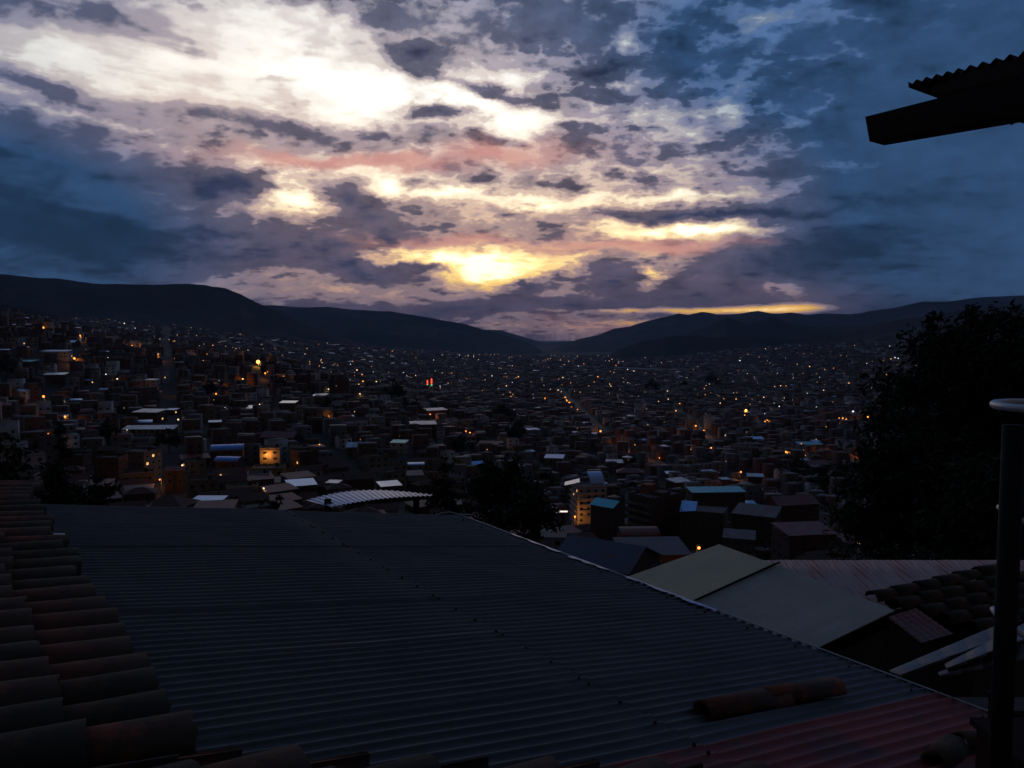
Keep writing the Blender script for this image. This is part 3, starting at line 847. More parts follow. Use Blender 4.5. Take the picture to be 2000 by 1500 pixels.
for (px, py, wpx, st, wall, rk, rm, yaw, words) in SPOTS:
    hh = st * 2.75 + 0.8
    p = hit(px, py, hh, 220.0)
    if p is None:
        continue
    w = max(4.0, min(22.0, wpx / F * p[1]))
    d = {'shed': 0.8, 'barrel': 0.62, 'gable': 0.75, 'hip': 0.8, 'flat': 0.8}[rk] * w
    d = max(4.0, min(11.0, d))
    if rk == 'shed' and rm in ('skytin', 'paletin') and py > 900:
        d = w * 0.9
    root = make_house(w, d, st, wall, rk, rm, lit=0.03, seed=k_, panes=py > 840)
    put_house(root, p, R(-yaw), words, None, max(w, d) * 0.72)
    NAMED.append((px, py, words))
    k_ += 1

# long white school-like block with a row of pillars
p = hit(292, 849)
root = empty('house')
w = 96 / F * p[1]
mb = MB(); mb.box(-w / 2, w / 2, 0, 5.0, -6, 3.0); mb.build('wall', M['cream'], root)
mb = MB(); mb.prism([(-w / 2 - .4, -2.2, 3.0), (w / 2 + .4, -2.2, 3.0), (w / 2 + .4, 5.4, 4.4), (-w / 2 - .4, 5.4, 4.4)][::-1], np.array([0, 0, 0.12])); mb.build('roof', M['tin'], root)
mb = MB(); mb.box(-0.35, 0.35, -1.9, -1.5, -2.0, 3.0); pm = mb.mesh('pillar', M['white'])
for i in range(9):
    add('pillar', pm, root, (-w / 2 + 0.6 + i * (w - 1.2) / 8, 0, 0))
for i in range(8):
    add('window', window_mesh(1.2, 1.2), root, (-w / 2 + 0.6 + (i + 0.5) * (w - 1.2) / 8, 0, 1.5))
mb = MB(); mb.box(-w / 2, w / 2, -2.0, -1.95, -0.9, 0.75); mb.build('low_wall', M['white'], root)
put_house(root, p, R(4), 'long low white block with a row of white pillars on the left slope', None, w * 0.6)

# the blocks close below the roofs
def at(px, py, Y):
    d = ray(px, py)
    return np.array([d[0] / d[1] * Y, Y, CZ + d[2] / d[1] * Y])
def tower(px, pytop, Y, w, d, st, yaw, wall, rk, rm, label, **kw):
    q = at(px, pytop, Y)
    root = make_house(w, d, st, wall, rk, rm, panes=True, **kw)
    root.location = (q[0], q[1], q[2] - (st * 2.75 + 0.25)); root.rotation_euler = (0, 0, R(yaw))
    mb = MB(); mb.box(-w / 2 + 0.02, w / 2 - 0.02, -d / 2 + 0.02, d / 2 - 0.02, -30, -9.0); mb.build('foundation', M['concrete'], root)
    tag(root, label, 'building')
    NAMED.append((px, pytop, label))
    OCC.append((q[0], q[1], max(w, d) * 0.7))
    return root
t1 = tower(1150, 948, 365, 14.0, 12.0, 7, 10, 'towerwall', 'flat', 'concrete', 'narrow seven-storey whitish building with balconies and an orange-lit ground floor', balcony='white', lit=0.02, seed=71, cols=4)
mb = MB()
n = 8
for i in range(n):
    f = lambda t: (-5.0 + t * 7.6, 5.6 - 4.4 * t ** 2.2)
    (ya, za), (yb, zb) = f(i / n), f((i + 1) / n)
    mb.prism([(0.2, -ya, 19.6 + za), (7.2, -ya, 19.6 + za), (7.2, -yb, 19.6 + zb), (0.2, -yb, 19.6 + zb)], np.array([0, 0, 0.08]))
mb.build('canopy', M['canopytin'], t1)
mb = MB(); mb.prism([(-13.0, -4.0, 20.6), (-6.0, -5.6, 22.2), (-4.0, 2.0, 22.6), (-11.0, 2.6, 21.0)], np.array([0, 0, 0.1])); mb.build('awning', M['paletin'], t1)
t2 = tower(1187, 985, 318, 11.0, 9.0, 4, -40, 'brick', 'gable', 'redtin', 'brick house whose gable roof is half teal, half red', seed=72)
mb = MB(); mb.prism([(-5.9, -5.0, 11.18), (5.9, -5.0, 11.18), (5.9, -0.05, 13.42), (-5.9, -0.05, 13.42)], np.array([0, 0, 0.03])); mb.build('teal_sheet', M['tealtin'], t2)
t3 = tower(1282, 966, 300, 13.0, 18.0, 6, -52, 'brick', 'flat', 'concrete', 'six-storey brown brick block with white balcony bands on one side', balcony='cream', seed=73, lit=0.0, cols=4, sides=(0,))
mb = MB(); mb.box(-5.6, -1.2, -3.0, 1.6, 16.95, 20.6); mb.build('roof_hut', mat('orange brick', (0.30, 0.10, 0.05), 0.9, var=0.3), t3)
mb = MB(); mb.box(-0.6, 5.0, -2.4, 2.0, 16.95, 18.4); mb.build('stair_head', M['brick'], t3)
t4 = tower(1376, 996, 288, 16.0, 14.0, 4, -20, 'adobe', 'flat', 'concrete', 'dark block with a pale blue sheet at the corner of its roof', seed=74, extras=False)
mb = MB(); mb.prism([(-8.2, -7.6, 11.6), (-2.4, -7.6, 12.3), (-2.4, -1.6, 14.6), (-8.2, -1.6, 14.6)], np.array([0, 0, 0.05])); mb.build('roof_sheet', M['skytin'], t4)
tower(1398, 958, 400, 28.0, 10.0, 3, 4, 'brick', 'shed', 'tealtin', 'long house under a teal sheet roof with a white edge', seed=75)
tower(1478, 1000, 300, 16.0, 14.0, 5, -28, 'adobe', 'shed', 'dimtin', 'tall brown block with a worn grey tin roof', seed=76)
tower(1545, 980, 330, 19.0, 12.0, 4, 12, 'brick', 'gable', 'redtin', 'brick block with a dark red gable roof beside the big trees', seed=77)
tower(1570, 1036, 230, 15.0, 11.0, 4, 8, 'brick', 'shed', 'redtin', 'dark brick house with a red tin roof under the big trees', seed=78)
tower(1444, 1046, 260, 10.0, 9.0, 2, -18, 'concrete', 'shed', 'dimtin', 'small concrete house with a bent tin roof among dark blocks', seed=79)
tower(1246, 1043, 220, 10.5, 7.5, 2, 4, 'brick', 'barrel', 'redtin', 'low house with a maroon barrel roof', seed=80)
tower(1272, 1072, 130, 11.0, 8.0, 2, 4, 'adobe', 'shed', 'dimblue', 'low house with a dim blue sheet roof just below the metal roof edge', seed=81)
tower(1185, 1088, 95, 10.0, 9.0, 2, -34, 'adobe', 'gable', 'dimblue', 'low house with a blue-grey tin roof patched red, right over the metal roof edge', seed=82)
tower(1068, 998, 340, 9.0, 8.0, 2, -6, 'adobe', 'shed', 'tin', 'small house with a pale roof edge left of the narrow whitish building', seed=83)
tower(1075, 1042, 200, 8.0, 8.0, 2, -6, 'bluewall', 'shed', 'dimtin', 'little bluish house below the dark trees', seed=84)

# ---- ordinary houses: prototypes, then copies over the slopes
def near_what(px, py, reach=75, most=10):
    """words for the picked-out house nearest to a pixel"""
    best = min(NAMED, key=lambda q: (q[0] - px) ** 2 + 2.5 * (q[1] - py) ** 2)
    if (best[0] - px) ** 2 + 2.5 * (best[1] - py) ** 2 > reach ** 2:
        return None
    w = best[2].split(',')[0].split(' and ')[0].split(' beside ')[0].split(' whose ')[0].split(' above ')[0].split(' below ')[0].split(' just ')[0].split(' left of ')[0].split(' on the ')[0].split(' among ')[0].split(' behind ')[0].split()
    return ' '.join(w[:most])
PROTO = []
_kinds = [('brick', 'gable', 'tile'), ('adobe', 'gable', 'tile'), ('cream', 'gable', 'tile'), ('brick', 'flat', 'concrete'), ('cream', 'flat', 'concrete'), ('concrete', 'flat', 'concrete'),
          ('brick', 'shed', 'dimtin'), ('adobe', 'shed', 'redtin'), ('brick', 'hip', 'tile'), ('white', 'gable', 'tile'), ('white', 'flat', 'concrete'), ('brick', 'shed', 'redtin')]
for i, (wa, rk, rm) in enumerate(_kinds):
    for st in ((1, 2) if rk in ('gable', 'hip', 'shed') else (2, 3, 4)):
        PROTO.append(dict(w=8 + (i * 37 % 5) * 0.8, d=6.5 + (i * 13 % 4) * 0.7, st=st, wall=wa, rk=rk, rm=rm, root=None, n=0))
GRID_A = R(24)
def free(x, y, r):
    for (a, b, c) in OCC:
        if (a - x) ** 2 + (b - y) ** 2 < (c + r) ** 2:
            return False
    return np.min(np.hypot(ROADP[:, 0] - x, ROADP[:, 1] - y)) > r + 5.5
def cells(dmin, dmax, cw, ch, seed, keep):
    r = random.Random(seed)
    out = []
    ca, sa = math.cos(GRID_A), math.sin(GRID_A)
    n = int(dmax * 1.3 / min(cw, ch)) + 2
    for i in range(-n, n):
        for j in range(-n, n):
            if i % 7 == 0 or j % 5 == 0:            # streets
                continue
            u, v = (i + r.uniform(-.22, .22)) * cw, (j + r.uniform(-.22, .22)) * ch
            x, y = ca * u - sa * v, sa * u + ca * v
            if y < 20 or abs(x) > y * 0.72 + 8:
                continue
            dd = math.hypot(x, y)
            if not (dmin <= dd < dmax) or r.random() > keep:
                continue
            out.append((x, y, dd))
    return out
CANOPY_CLEAR = [(at(960, 950, 70)[0], 70, 9), (at(120, 920, 65)[0], 65, 7)]
near = cells(170, 930, 11.0, 10.0, 4, 0.82)
rr = random.Random(8)
cand = []
zz = ground([c[0] for c in near], [c[1] for c in near])
for (x, y, dd), z in zip(near, zz):
    if not free(x, y, 5.2):
        continue
    px, py = proj((x, y, z + 5))
    if px > 1640 and py > 700 and dd < 330:
        continue
    if dd < 210 and 0.06 * y < x:
        continue
    # hidden behind the near roofs?
    lim = 1000 if px < 880 else 1010 + 0.36 * (px - 880)
    if py > lim + 6 or px < -30 or px > 2030:
        continue
    cand.append((dd, x, y, z))
cand.sort()
IND, REST = cand[:225], cand[225:]
for (dd, x, y, z) in IND:
    P = rr.choice([q for q in PROTO if q['st'] <= 2] if dd < 330 else PROTO)
    zone = ('left of the canopy' if x < -0.18 * y else 'below the metal roof' if x < 0.12 * y else 'towards the big trees')
    if P['root'] is None:
        P['root'] = make_house(P['w'], P['d'], P['st'], P['wall'], P['rk'], P['rm'], lit=0.02, seed=rr.randint(0, 9999))
        o = P['root']
    else:
        o = copy_tree(P['root'])
    zone = {0: 'close', 1: 'halfway down'}.get(int(dd > 380), '') + ' ' + zone
    label = f"{NUMW[P['st']]}-storey {WALLW[P['wall']]} house with {ROOFW[P['rm']]} {KINDW[P['rk']]} {zone}"
    px, py = proj((x, y, z + 3))
    nw = near_what(px, py, 110, 9)
    base = f"{WALLW[P['wall']]} house, {NUMW[P['st']]}-storey, {ROOFW[P['rm']]} {KINDW[P['rk']].replace(' roof', '')}"
    if nw:
        lb2 = (WALLW[P['wall']].split()[-1] + ' house under a ' + ROOFW[P['rm']] + ' ' + KINDW[P['rk']].split()[0] + ' roof near the ' + nw).split()
        if len(lb2) <= 16:
            label = NUMW[P['st']] + '-storey ' + ' '.join(lb2) if len(lb2) < 16 else ' '.join(lb2)
    s = rr.uniform(0.85, 1.12)
    o.scale = (s, s, rr.uniform(0.95, 1.06))
    put_house(o, (x, y, z), GRID_A + rr.choice((0, math.pi / 2, math.pi, -math.pi / 2)) * 0 + rr.uniform(-.35, .35), label, 'houses covering the near slopes: ' + label, 0.0)

# ---- the rest of the city: too many and too small to pick apart
class Mass:
    def __init__(self):
        self.v, self.f, self.m, self.nv = [], [], [], 0
    def boxes(self, X, Y, Z, Wd, Dp, H, A, wm, rm, kind):
        """kind 0 flat, 1 gable, 2 shed"""
        n = len(X)
        ca, sa = np.cos(A), np.sin(A)
        def pt(lx, ly, z):
            return np.stack([X + ca * lx - sa * ly, Y + sa * lx + ca * ly, z], 1)
        hw, hd = Wd / 2, Dp / 2
        rise = np.where(kind == 1, Dp * 0.22, 0.0)
        tilt = np.where(kind == 2, Dp * 0.12, 0.0)
        b = [pt(-hw, -hd, Z - 6), pt(hw, -hd, Z - 6), pt(hw, hd, Z - 6), pt(-hw, hd, Z - 6)]
        t = [pt(-hw, -hd, Z + H), pt(hw, -hd, Z + H), pt(hw, hd, Z + H + tilt), pt(-hw, hd, Z + H + tilt)]
        r = [pt(-hw, 0 * hd, Z + H + rise + tilt * 0.5), pt(hw, 0 * hd, Z + H + rise + tilt * 0.5)]
        V = np.stack(b + t + r, 1)                     # n,10,3
        base = self.nv + np.arange(n)[:, None] * 10
        quads = np.array([[0, 1, 5, 4], [2, 3, 7, 6], [4, 5, 9, 8], [8, 9, 6, 7]])
        pents = np.array([[1, 2, 6, 9, 5], [3, 0, 4, 8, 7]])
        self.v.append(V.reshape(-1, 3)); self.nv += n * 10
        self.f.append(('q', (base[:, None, :] + quads[None]).reshape(-1, 4), np.stack([wm, wm, rm, rm], 1).ravel()))
        self.f.append(('p', (base[:, None, :] + pents[None]).reshape(-1, 5), np.stack([wm, wm], 1).ravel()))
    def quads(self, V, m):
        """V: n,4,3"""
        n = len(V)
        self.v.append(V.reshape(-1, 3))
        self.f.append(('q', self.nv + np.arange(n * 4).reshape(n, 4), m)); self.nv += n * 4
    def build(self, name, mats):
        v = np.concatenate(self.v)
        me = bpy.data.meshes.new(name)
        me.vertices.add(len(v)); me.vertices.foreach_set('co', v.astype(np.float32).ravel())
        loops = np.concatenate([a.ravel() for _, a, _ in self.f])
        tot = np.concatenate([np.full(len(a), a.shape[1]) for _, a, _ in self.f])
        mi = np.concatenate([m for _, _, m in self.f])
        me.loops.add(len(loops)); me.loops.foreach_set('vertex_index', loops)
        me.polygons.add(len(tot))
        me.polygons.foreach_set('loop_start', np.concatenate([[0], np.cumsum(tot)[:-1]])); me.polygons.foreach_set('loop_total', tot)
        me.polygons.foreach_set('material_index', mi)
        for m in mats:
            me.materials.append(m)
        me.update(); me.validate()
        o = bpy.data.objects.new(name, me)
        COL.objects.link(o)
        return o
CITYM = [M[k] for k in ('brick', 'adobe', 'cream', 'white', 'concrete', 'tile', 'redtin', 'dimtin', 'tin', 'skytin', 'tealtin', 'glass')]
def mass_houses(cs, name, label, wmin, wmax, windows=False, bright=1.0):
    if not cs:
        return None
    a = np.array([(c[1], c[2]) for c in cs])
    n = len(a)
    z = ground(a[:, 0], a[:, 1])
    w = nrg.uniform(wmin, wmax, n); d = nrg.uniform(wmin * 0.75, wmax * 0.85, n)
    st = nrg.choice([1, 2, 2, 3, 3, 4], n)
    h = st * 2.75 + 0.3
    A = GRID_A + nrg.uniform(-0.4, 0.4, n)
    wm = nrg.choice([0, 0, 0, 0, 1, 1, 1, 2, 4, 4, 3], n)
    kind = np.where(st >= 3, 0, nrg.choice([0, 1, 1, 1, 2], n))
    rm = np.where(kind == 0, nrg.choice([4, 4, 4, 4, 4, 0, 7, 7], n), np.where(kind == 1, nrg.choice([5, 5, 5, 5, 6, 7], n), nrg.choice([7, 7, 7, 8, 6, 6, 9], n)))
    ms = Mass()
    ms.boxes(a[:, 0], a[:, 1], z, w, d, h, A, wm, rm, kind)
    if windows:
        V = []
        ca, sa = np.cos(A), np.sin(A)
        for s in range(3):
            for c in (-0.28, 0.28):
                ok = st > s
                lx = c * w; zz_ = z + s * 2.75 + 1.5
                for (dx, dz) in ((0.6, 0.55),):
                    q = []
                    for (ex, ez) in ((-dx, -dz), (dx, -dz), (dx, dz), (-dx, dz)):
                        X = lx + ex; Yl = -d / 2 - 0.04
                        q.append(np.stack([a[:, 0] + ca * X - sa * Yl, a[:, 1] + sa * X + ca * Yl, zz_ + ez], 1))
                    V.append(np.stack(q, 1)[ok])
        V = np.concatenate(V)
        ms.quads(V, np.full(len(V), 11))
    o = ms.build(name, CITYM)
    tag(o, label, 'houses', None, 'stuff')
    return np.column_stack([a, z, h])
def skip_mask(cs):
    out = []
    for (dd, x, y) in cs:
        px = 1000 + F * x / y
        out.append((dd, x, y))
    return out
m0 = mass_houses(REST, 'houses', 'crowded small brick and adobe houses filling the near slopes', 6.5, 9.5, True)
mid = [(dd, x, y) for (x, y, dd) in cells(930, 2500, 15.0, 13.5, 14, 0.84)]
mid = [c for c in mid if np.min(np.hypot(ROADP[:, 0] - c[1], ROADP[:, 1] - c[2])) > 13]
m1 = mass_houses(mid, 'houses', 'dense dark houses of the city centre in the valley', 8, 14)
far = []
zf = None
for (x, y, dd) in cells(2500, 6300, 30, 27, 15, 0.84):
    far.append((dd, x, y))
gz = ground([c[1] for c in far], [c[2] for c in far])
far2 = []
rv = (rb - ra)[:2]; rl = np.linalg.norm(rv); rv = rv / rl
for c, z in zip(far, gz):
    t = (np.array([c[1], c[2]]) - ra[:2]) @ rv
    off = abs((c[1] - ra[0]) * -rv[1] + (c[2] - ra[1]) * rv[0])
    if -100 < t < rl + 100 and off < 85:
        continue
    if z > CZ + 130 or (z > CZ - 55 and rr.random() < 0.45):      # open hillside above the built-up edge
        continue
    far2.append(c)
m2 = mass_houses(far2, 'houses', 'far grey-violet carpet of houses on the valley floor', 14, 24)

# ------------------------------------------------------------------ street lamps that can be picked out
def ball(mb, c, r, mi=0):
    c = np.array(c, float)
    rings = [(-1, 0), (-0.6, 0.8), (0.1, 1.0), (0.7, 0.72), (1, 0)]
    b = len(mb.v); n = 8
    for (z, q) in rings:
        for i in range(n):
            a = 2 * math.pi * i / n
            mb.v.append((c[0] + r * q * math.cos(a), c[1] + r * q * math.sin(a), c[2] + r * z))
    for i in range(len(rings) - 1):
        for j in range(n):
            mb.f.append((b + i * n + j, b + i * n + (j + 1) % n, b + (i + 1) * n + (j + 1) % n, b + (i + 1) * n + j)); mb.mi.append(mi)
lamp_me = {}
LWATT = {'sodium_far': ((1.0, 0.45, 0.10), 900.0), 'sodium': ((1.0, 0.32, 0.045), 800.0), 'white_lamp': ((1.0, 0.70, 0.40), 160.0), 'flood': ((1.0, 0.42, 0.06), 1800.0), 'cool_lamp': ((0.9, 0.95, 1.0), 90.0)}
def lamp(p, kind, size, label, group=None, hgt=6.5, watt=False):
    root = empty('street_lamp', p, 0.0)
    if ('pole', hgt) not in lamp_me:
        mb = MB(); mb.tube([(0, 0, -1), (0, 0, hgt * 0.6), (0, 0, hgt + 0.3)], [0.09, 0.07, 0.05], 6); lamp_me[('pole', hgt)] = mb.mesh('pole', M['pole'])
        mb = MB(); mb.tube([(0, 0, hgt + 0.2), (0, -0.5, hgt + 0.5), (0, -1.1, hgt + 0.5)], 0.04, 5)
        mb.box(-0.16, 0.16, -1.5, -0.9, hgt + 0.42, hgt + 0.55); lamp_me[('arm', hgt)] = mb.mesh('lamp_head', M['pole'])
    add('pole', lamp_me[('pole', hgt)], root)
    add('lamp_head', lamp_me[('arm', hgt)], root)
    key = (kind, round(size, 2))
    if key not in lamp_me:
        mb = MB(); ball(mb, (0, 0, 0), size); lamp_me[key] = mb.mesh('lamp_globe', M[kind])
    add('lamp_globe', lamp_me[key], root, (0, -1.25, hgt + 0.40 - size))
    if p[1] < 1250 and kind in LWATT or watt:
        ld = bpy.data.lights.new('bulb', 'POINT')
        ld.energy = LWATT[kind][1] * min(2.2, size / 0.40) * (0.25 if p[1] < 150 else 1.0)
        ld.color = LWATT[kind][0]; ld.shadow_soft_size = 0.12
        lo = bpy.data.objects.new('bulb', ld); COL.objects.link(lo); lo.parent = root
        lo.location = (0, -1.25, hgt + 0.40 - 2 * size - 0.2)
    tag(root, label, 'street lamp', group)
    return root
NEARL = [  # px, py, kind, relative size
    (84, 639, 'sodium', 1.2), (62, 648, 'sodium', .6), (156, 655, 'sodium', 1.0), (163, 652, 'sodium', .5), (258, 675, 'sodium', .7), (307, 692, 'sodium', 1.2), (387, 690, 'sodium', .6),
    (145, 700, 'sodium', 1.1), (504, 705, 'flood', 1.9), (518, 730, 'sodium', .8), (554, 735, 'sodium', .8), (474, 740, 'sodium', .8), (425, 750, 'sodium', .7), (422, 770, 'sodium', .6),
    (361, 759, 'sodium', .9), (296, 758, 'sodium', 1.0), (229, 740, 'white_lamp', .7), (85, 774, 'sodium', 1.2), (185, 771, 'sodium', 1.2), (26, 817, 'sodium', 1.0), (127, 814, 'sodium', 1.1),
    (125, 785, 'white_lamp', .5), (94, 849, 'sodium', .4), (348, 820, 'white_lamp', .8), (458, 814, 'white_lamp', .8), (507, 790, 'white_lamp', .5), (554, 804, 'white_lamp', .8), (642, 813, 'sodium', .7),
    (207, 722, 'cool_lamp', .6), (207, 733, 'cool_lamp', .7), (356, 910, 'white_lamp', .9), (323, 921, 'sodium', .6), (431, 929, 'white_lamp', .9), (515, 955, 'white_lamp', .9), (624, 870, 'sodium', .6),
    (248, 841, 'white_lamp', .4), (521, 888, 'sodium', .8), (312, 938, 'sodium', .8), (727, 856, 'white_lamp', .8), (840, 810, 'sodium', .9), (642, 760, 'white_lamp', .5), (700, 738, 'white_lamp', .5),
    (709, 744, 'sodium', .6), (703, 769, 'white_lamp', .6), (822, 788, 'white_lamp', .4), (924, 774, 'white_lamp', .9), (1099, 828, 'white_lamp', 1.5), (910, 842, 'sodium', .6), (918, 846, 'sodium', .7),
    (1123, 1009, 'sodium', 1.0), (1091, 1015, 'sodium', .8), (1365, 1072, 'sodium', 1.1), (1446, 948, 'sodium', .8), (1447, 922, 'sodium', .8), (1528, 906, 'sodium', .8), (1389, 875, 'sodium', .8), (1404, 883, 'sodium', .6),
    (1535, 882, 'sodium', .9), (1565, 867, 'sodium', .7), (1606, 883, 'sodium', .7), (1631, 869, 'sodium', .8), (1683, 885, 'sodium', 1.1), (1695, 814, 'sodium', .8), (1646, 817, 'sodium', .7), (1639, 817, 'sodium', .5),
    (1653, 819, 'sodium', .5), (1457, 801, 'flood', 1.2), (1498, 821, 'sodium', .8), (1494, 823, 'sodium', .7), (1438, 779, 'sodium', .8), (1418, 780, 'sodium', .7), (1356, 825, 'sodium', .8), (1359, 831, 'sodium', .8),
    (1364, 841, 'sodium', .8), (1375, 841, 'sodium', .7), (1249, 790, 'sodium', .8), (1250, 810, 'sodium', .8), (1303, 848, 'sodium', .8), (1239, 841, 'white_lamp', 1.0), (1173, 842, 'sodium', 1.0), (1188, 863, 'sodium', .8),
    (1196, 852, 'sodium', .7), (1205, 872, 'sodium', .6), (1143, 818, 'sodium', .8), (1104, 776, 'sodium', 1.2), (1106, 781, 'sodium', 1.1), (1112, 786, 'sodium', 1.1), (1105, 788, 'sodium', 1.1), (1116, 795, 'sodium', .7), (1128, 800, 'sodium', .6),
    (1064, 777, 'sodium', 1.0), (1062, 770, 'sodium', .6), (1183, 774, 'sodium', .7), (1211, 761, 'white_lamp', .8), (1320, 802, 'sodium', .6), (1338, 812, 'sodium', .6), (1542, 786, 'sodium', .7), (1590, 804, 'sodium', .7),
    (1533, 847, 'sodium', .5), (1666, 803, 'cool_lamp', .8), (1047, 812, 'sodium', .6), (1050, 808, 'sodium', .5), (1240, 870, 'sodium', .5), (1262, 886, 'sodium', .5), (1225, 868, 'sodium', .5), (1288, 895, 'sodium', .5),
    (948, 694, 'cool_lamp', .6), (961, 697, 'cool_lamp', .7), (979, 698, 'cool_lamp', 1.0), (1010, 700, 'cool_lamp', 1.0), (1023, 700, 'cool_lamp', .8), (1037, 697, 'cool_lamp', .9), (1085, 698, 'white_lamp', 1.1), (993, 705, 'cool_lamp', .7),
    (1161, 722, 'cool_lamp', .8), (1167, 722, 'cool_lamp', .6), (1173, 723, 'cool_lamp', .6), (1186, 723, 'cool_lamp', .7), (1191, 724, 'cool_lamp', .7), (1201, 722, 'cool_lamp', .6), (1226, 721, 'cool_lamp', .8), (1130, 715, 'cool_lamp', .7),
    (1455, 700, 'cool_lamp', 1.0), (1445, 704, 'cool_lamp', 1.0), (264, 641, 'cool_lamp', .9), (248, 641, 'cool_lamp', .6), (233, 630, 'cool_lamp', .7), (243, 631, 'cool_lamp', .7), (232, 652, 'white_lamp', .6), (224, 654, 'white_lamp', .6), (492, 643, 'cool_lamp', .7),
    (347, 650, 'cool_lamp', .6), (359, 651, 'cool_lamp', .7), (363, 656, 'cool_lamp', .6), (384, 655, 'white_lamp', .5), (340, 646, 'cool_lamp', .5), (672, 724, 'cool_lamp', .5), (697, 722, 'white_lamp', .6), (731, 738, 'white_lamp', .6), (735, 745, 'white_lamp', .6), (660, 713, 'pt_orange', .5),
]
FIXED = {(1123, 1009): 352.0, (1091, 1015): 348.0, (1365, 1072): 120.0}      # lamps beside a known building
KW = {'sodium': 'orange sodium', 'white_lamp': 'warm white', 'cool_lamp': 'cool white', 'flood': 'large yellow flood', 'pt_orange': 'orange'}
for (px, py, kind, sz) in NEARL:
    hgt = 6.5
    p = hit(px, py, hgt)
    if p is None:
        # lit against the dark hill: stands where the slope just leaves the sight line
        p = hit(px, py + 8, 0.0)
        if p is None:
            continue
    if (px, py) in FIXED:
        q = at(px, py, FIXED[(px, py)]); p = np.array([q[0], q[1], q[2] - hgt])
    Y = p[1]
    size = sz * max(0.20, min(0.0011 * Y, 2.4)) * 1.12
    if Y > 1500:
        zone = 'far across the valley floor' if px > 700 else 'on the far left hillside'
    elif px < 640:
        zone = 'on the left slope above the pillared block' if py < 840 else 'low on the left slope near the blue barrel roofs'
    elif px < 1060:
        zone = 'in the middle hollow'
    elif px < 1300:
        zone = 'along the yellow-lit street' if py < 900 else 'at the foot of the narrow whitish building'
    else:
        zone = 'among the dark roofs towards the big trees'
    if (px, py) == (504, 705):
        lb, gr = 'very bright yellow floodlight on the crest of the left spur', None
    elif (px, py) == (1457, 801):
        lb, gr = 'bright yellow floodlight standing out among the roofs right of the street', None
    elif (px, py) == (1099, 828):
        lb, gr = 'bright pale yellow-white lamp just left of the lit street', None
    elif (px, py) == (1365, 1072):
        lb, gr = 'orange street lamp just over the grey-green panel roof', None
    else:
        nw = near_what(px, py, 85, 9)
        lb = f'{KW[kind]} street lamp near the {nw}' if nw else f'{KW[kind]} street lamp {zone}'
        if nw is None and zone.startswith('far') and kind == 'cool_lamp' and 1155 < px < 1210:
            lb = 'cool white lamp in the straight row beside the runway'
        gr = 'lamps: ' + lb
    k2 = kind
    if Y > 1250 and kind == 'sodium':
        k2 = 'sodium_far'
    lamp((p[0], p[1] + 1.25, p[2]), k2, size, lb, gr, hgt, watt=(zone == 'along the yellow-lit street' and Y < 2600))

# ---- the countless small lights of the far city
ms = Mass()
def points(P, r, mi):
    P = np.asarray(P); n = len(P)
    if not n:
        return
    for (a, b) in (((1, 0, 0), (0, 0, 1)), ((0, 1, 0), (0, 0, 1)), ((1, 0, 0), (0, 1, 0))):
        a, b = np.array(a) * 1.0, np.array(b) * 1.0
        q = [P + r[:, None] * (a * s + b * t) for s, t in ((-1, 0), (0, -1), (1, 0), (0, 1))]
        ms.quads(np.stack(q, 1), mi)
allm = np.concatenate([m0[nrg.random(len(m0)) < 0.55], m1, m2])
dist = allm[:, 1]
pr = np.where(dist < 1200, 0.10, np.where(dist < 2300, 0.15, 0.10))
sel = nrg.random(len(allm)) < pr
L = allm[sel]
cl = nrg.choice([0, 0, 0, 1, 1, 1, 1, 2], len(L))
Pp = np.stack([L[:, 0] + nrg.uniform(-6, 6, len(L)), L[:, 1] - 7, L[:, 2] + nrg.uniform(3, 9, len(L))], 1)
rad_ = np.clip(L[:, 1] * nrg.choice([0.00026, 0.00040, 0.00062], len(L), p=[.5, .36, .14]), 0.15, 1.6)
points(Pp, rad_, cl)
lights_o = ms.build('city_lights', [M['pt_orange'], M['pt_warm'], M['pt_white']])
tag(lights_o, 'countless tiny orange and white lights of the far city', 'lights', None, 'stuff')

# two red-lit towers with green feet
for i, (px, py) in enumerate(((835, 757), (843, 757))):
    p = hit(px, py + 6)
    root = empty('light_mast', tuple(p), 0)
    s = p[1] / F
    mb = MB(); mb.box(-1.2 * s, 1.2 * s, -1.2 * s, 1.2 * s, -2, 9 * s); mb.build('base', M['concrete'], root)
    mb = MB(); mb.box(-1.5 * s, 1.5 * s, -1.5 * s, 1.5 * s, 9 * s, 12 * s); mb.build('green_light', M['green_lamp'], root)
    mb = MB()
    mb.tube([(0, 0, 12 * s), (0, 0, 15 * s), (0, 0, (19 + 3 * i) * s), (0, 0, (21 + 3 * i) * s)], [0.4 * s, 1.1 * s, 1.2 * s, 0.2 * s], 8); mb.build('red_light', M['red_lamp'], root)
    tag(root, ('taller' if i else 'shorter') + ' red-lit mast with a green foot in the city centre', 'light mast')

# fluorescent strip over a shop front, left of the narrow building
q = at(1099, 999, 345)
root = empty('shop_light', (q[0], q[1], q[2]), 0)
mb = MB(); mb.box(-2.2, 2.2, -0.2, 0.2, -0.3, 0.3); mb.build('tube_light', glow('fluorescent strip', (1.0, 0.80, 0.72), 1.2), root)
mb = MB(); mb.box(-2.4, 2.4, 0.21, 0.4, -0.7, 0.5); mb.box(-2.3, -2.1, 0.22, 0.4, -14, -0.7); mb.box(2.1, 2.3, 0.22, 0.4, -14, -0.7); mb.build('bracket', M['pole'], root)
tag(root, 'short white fluorescent strip light left of the narrow whitish building', 'light')

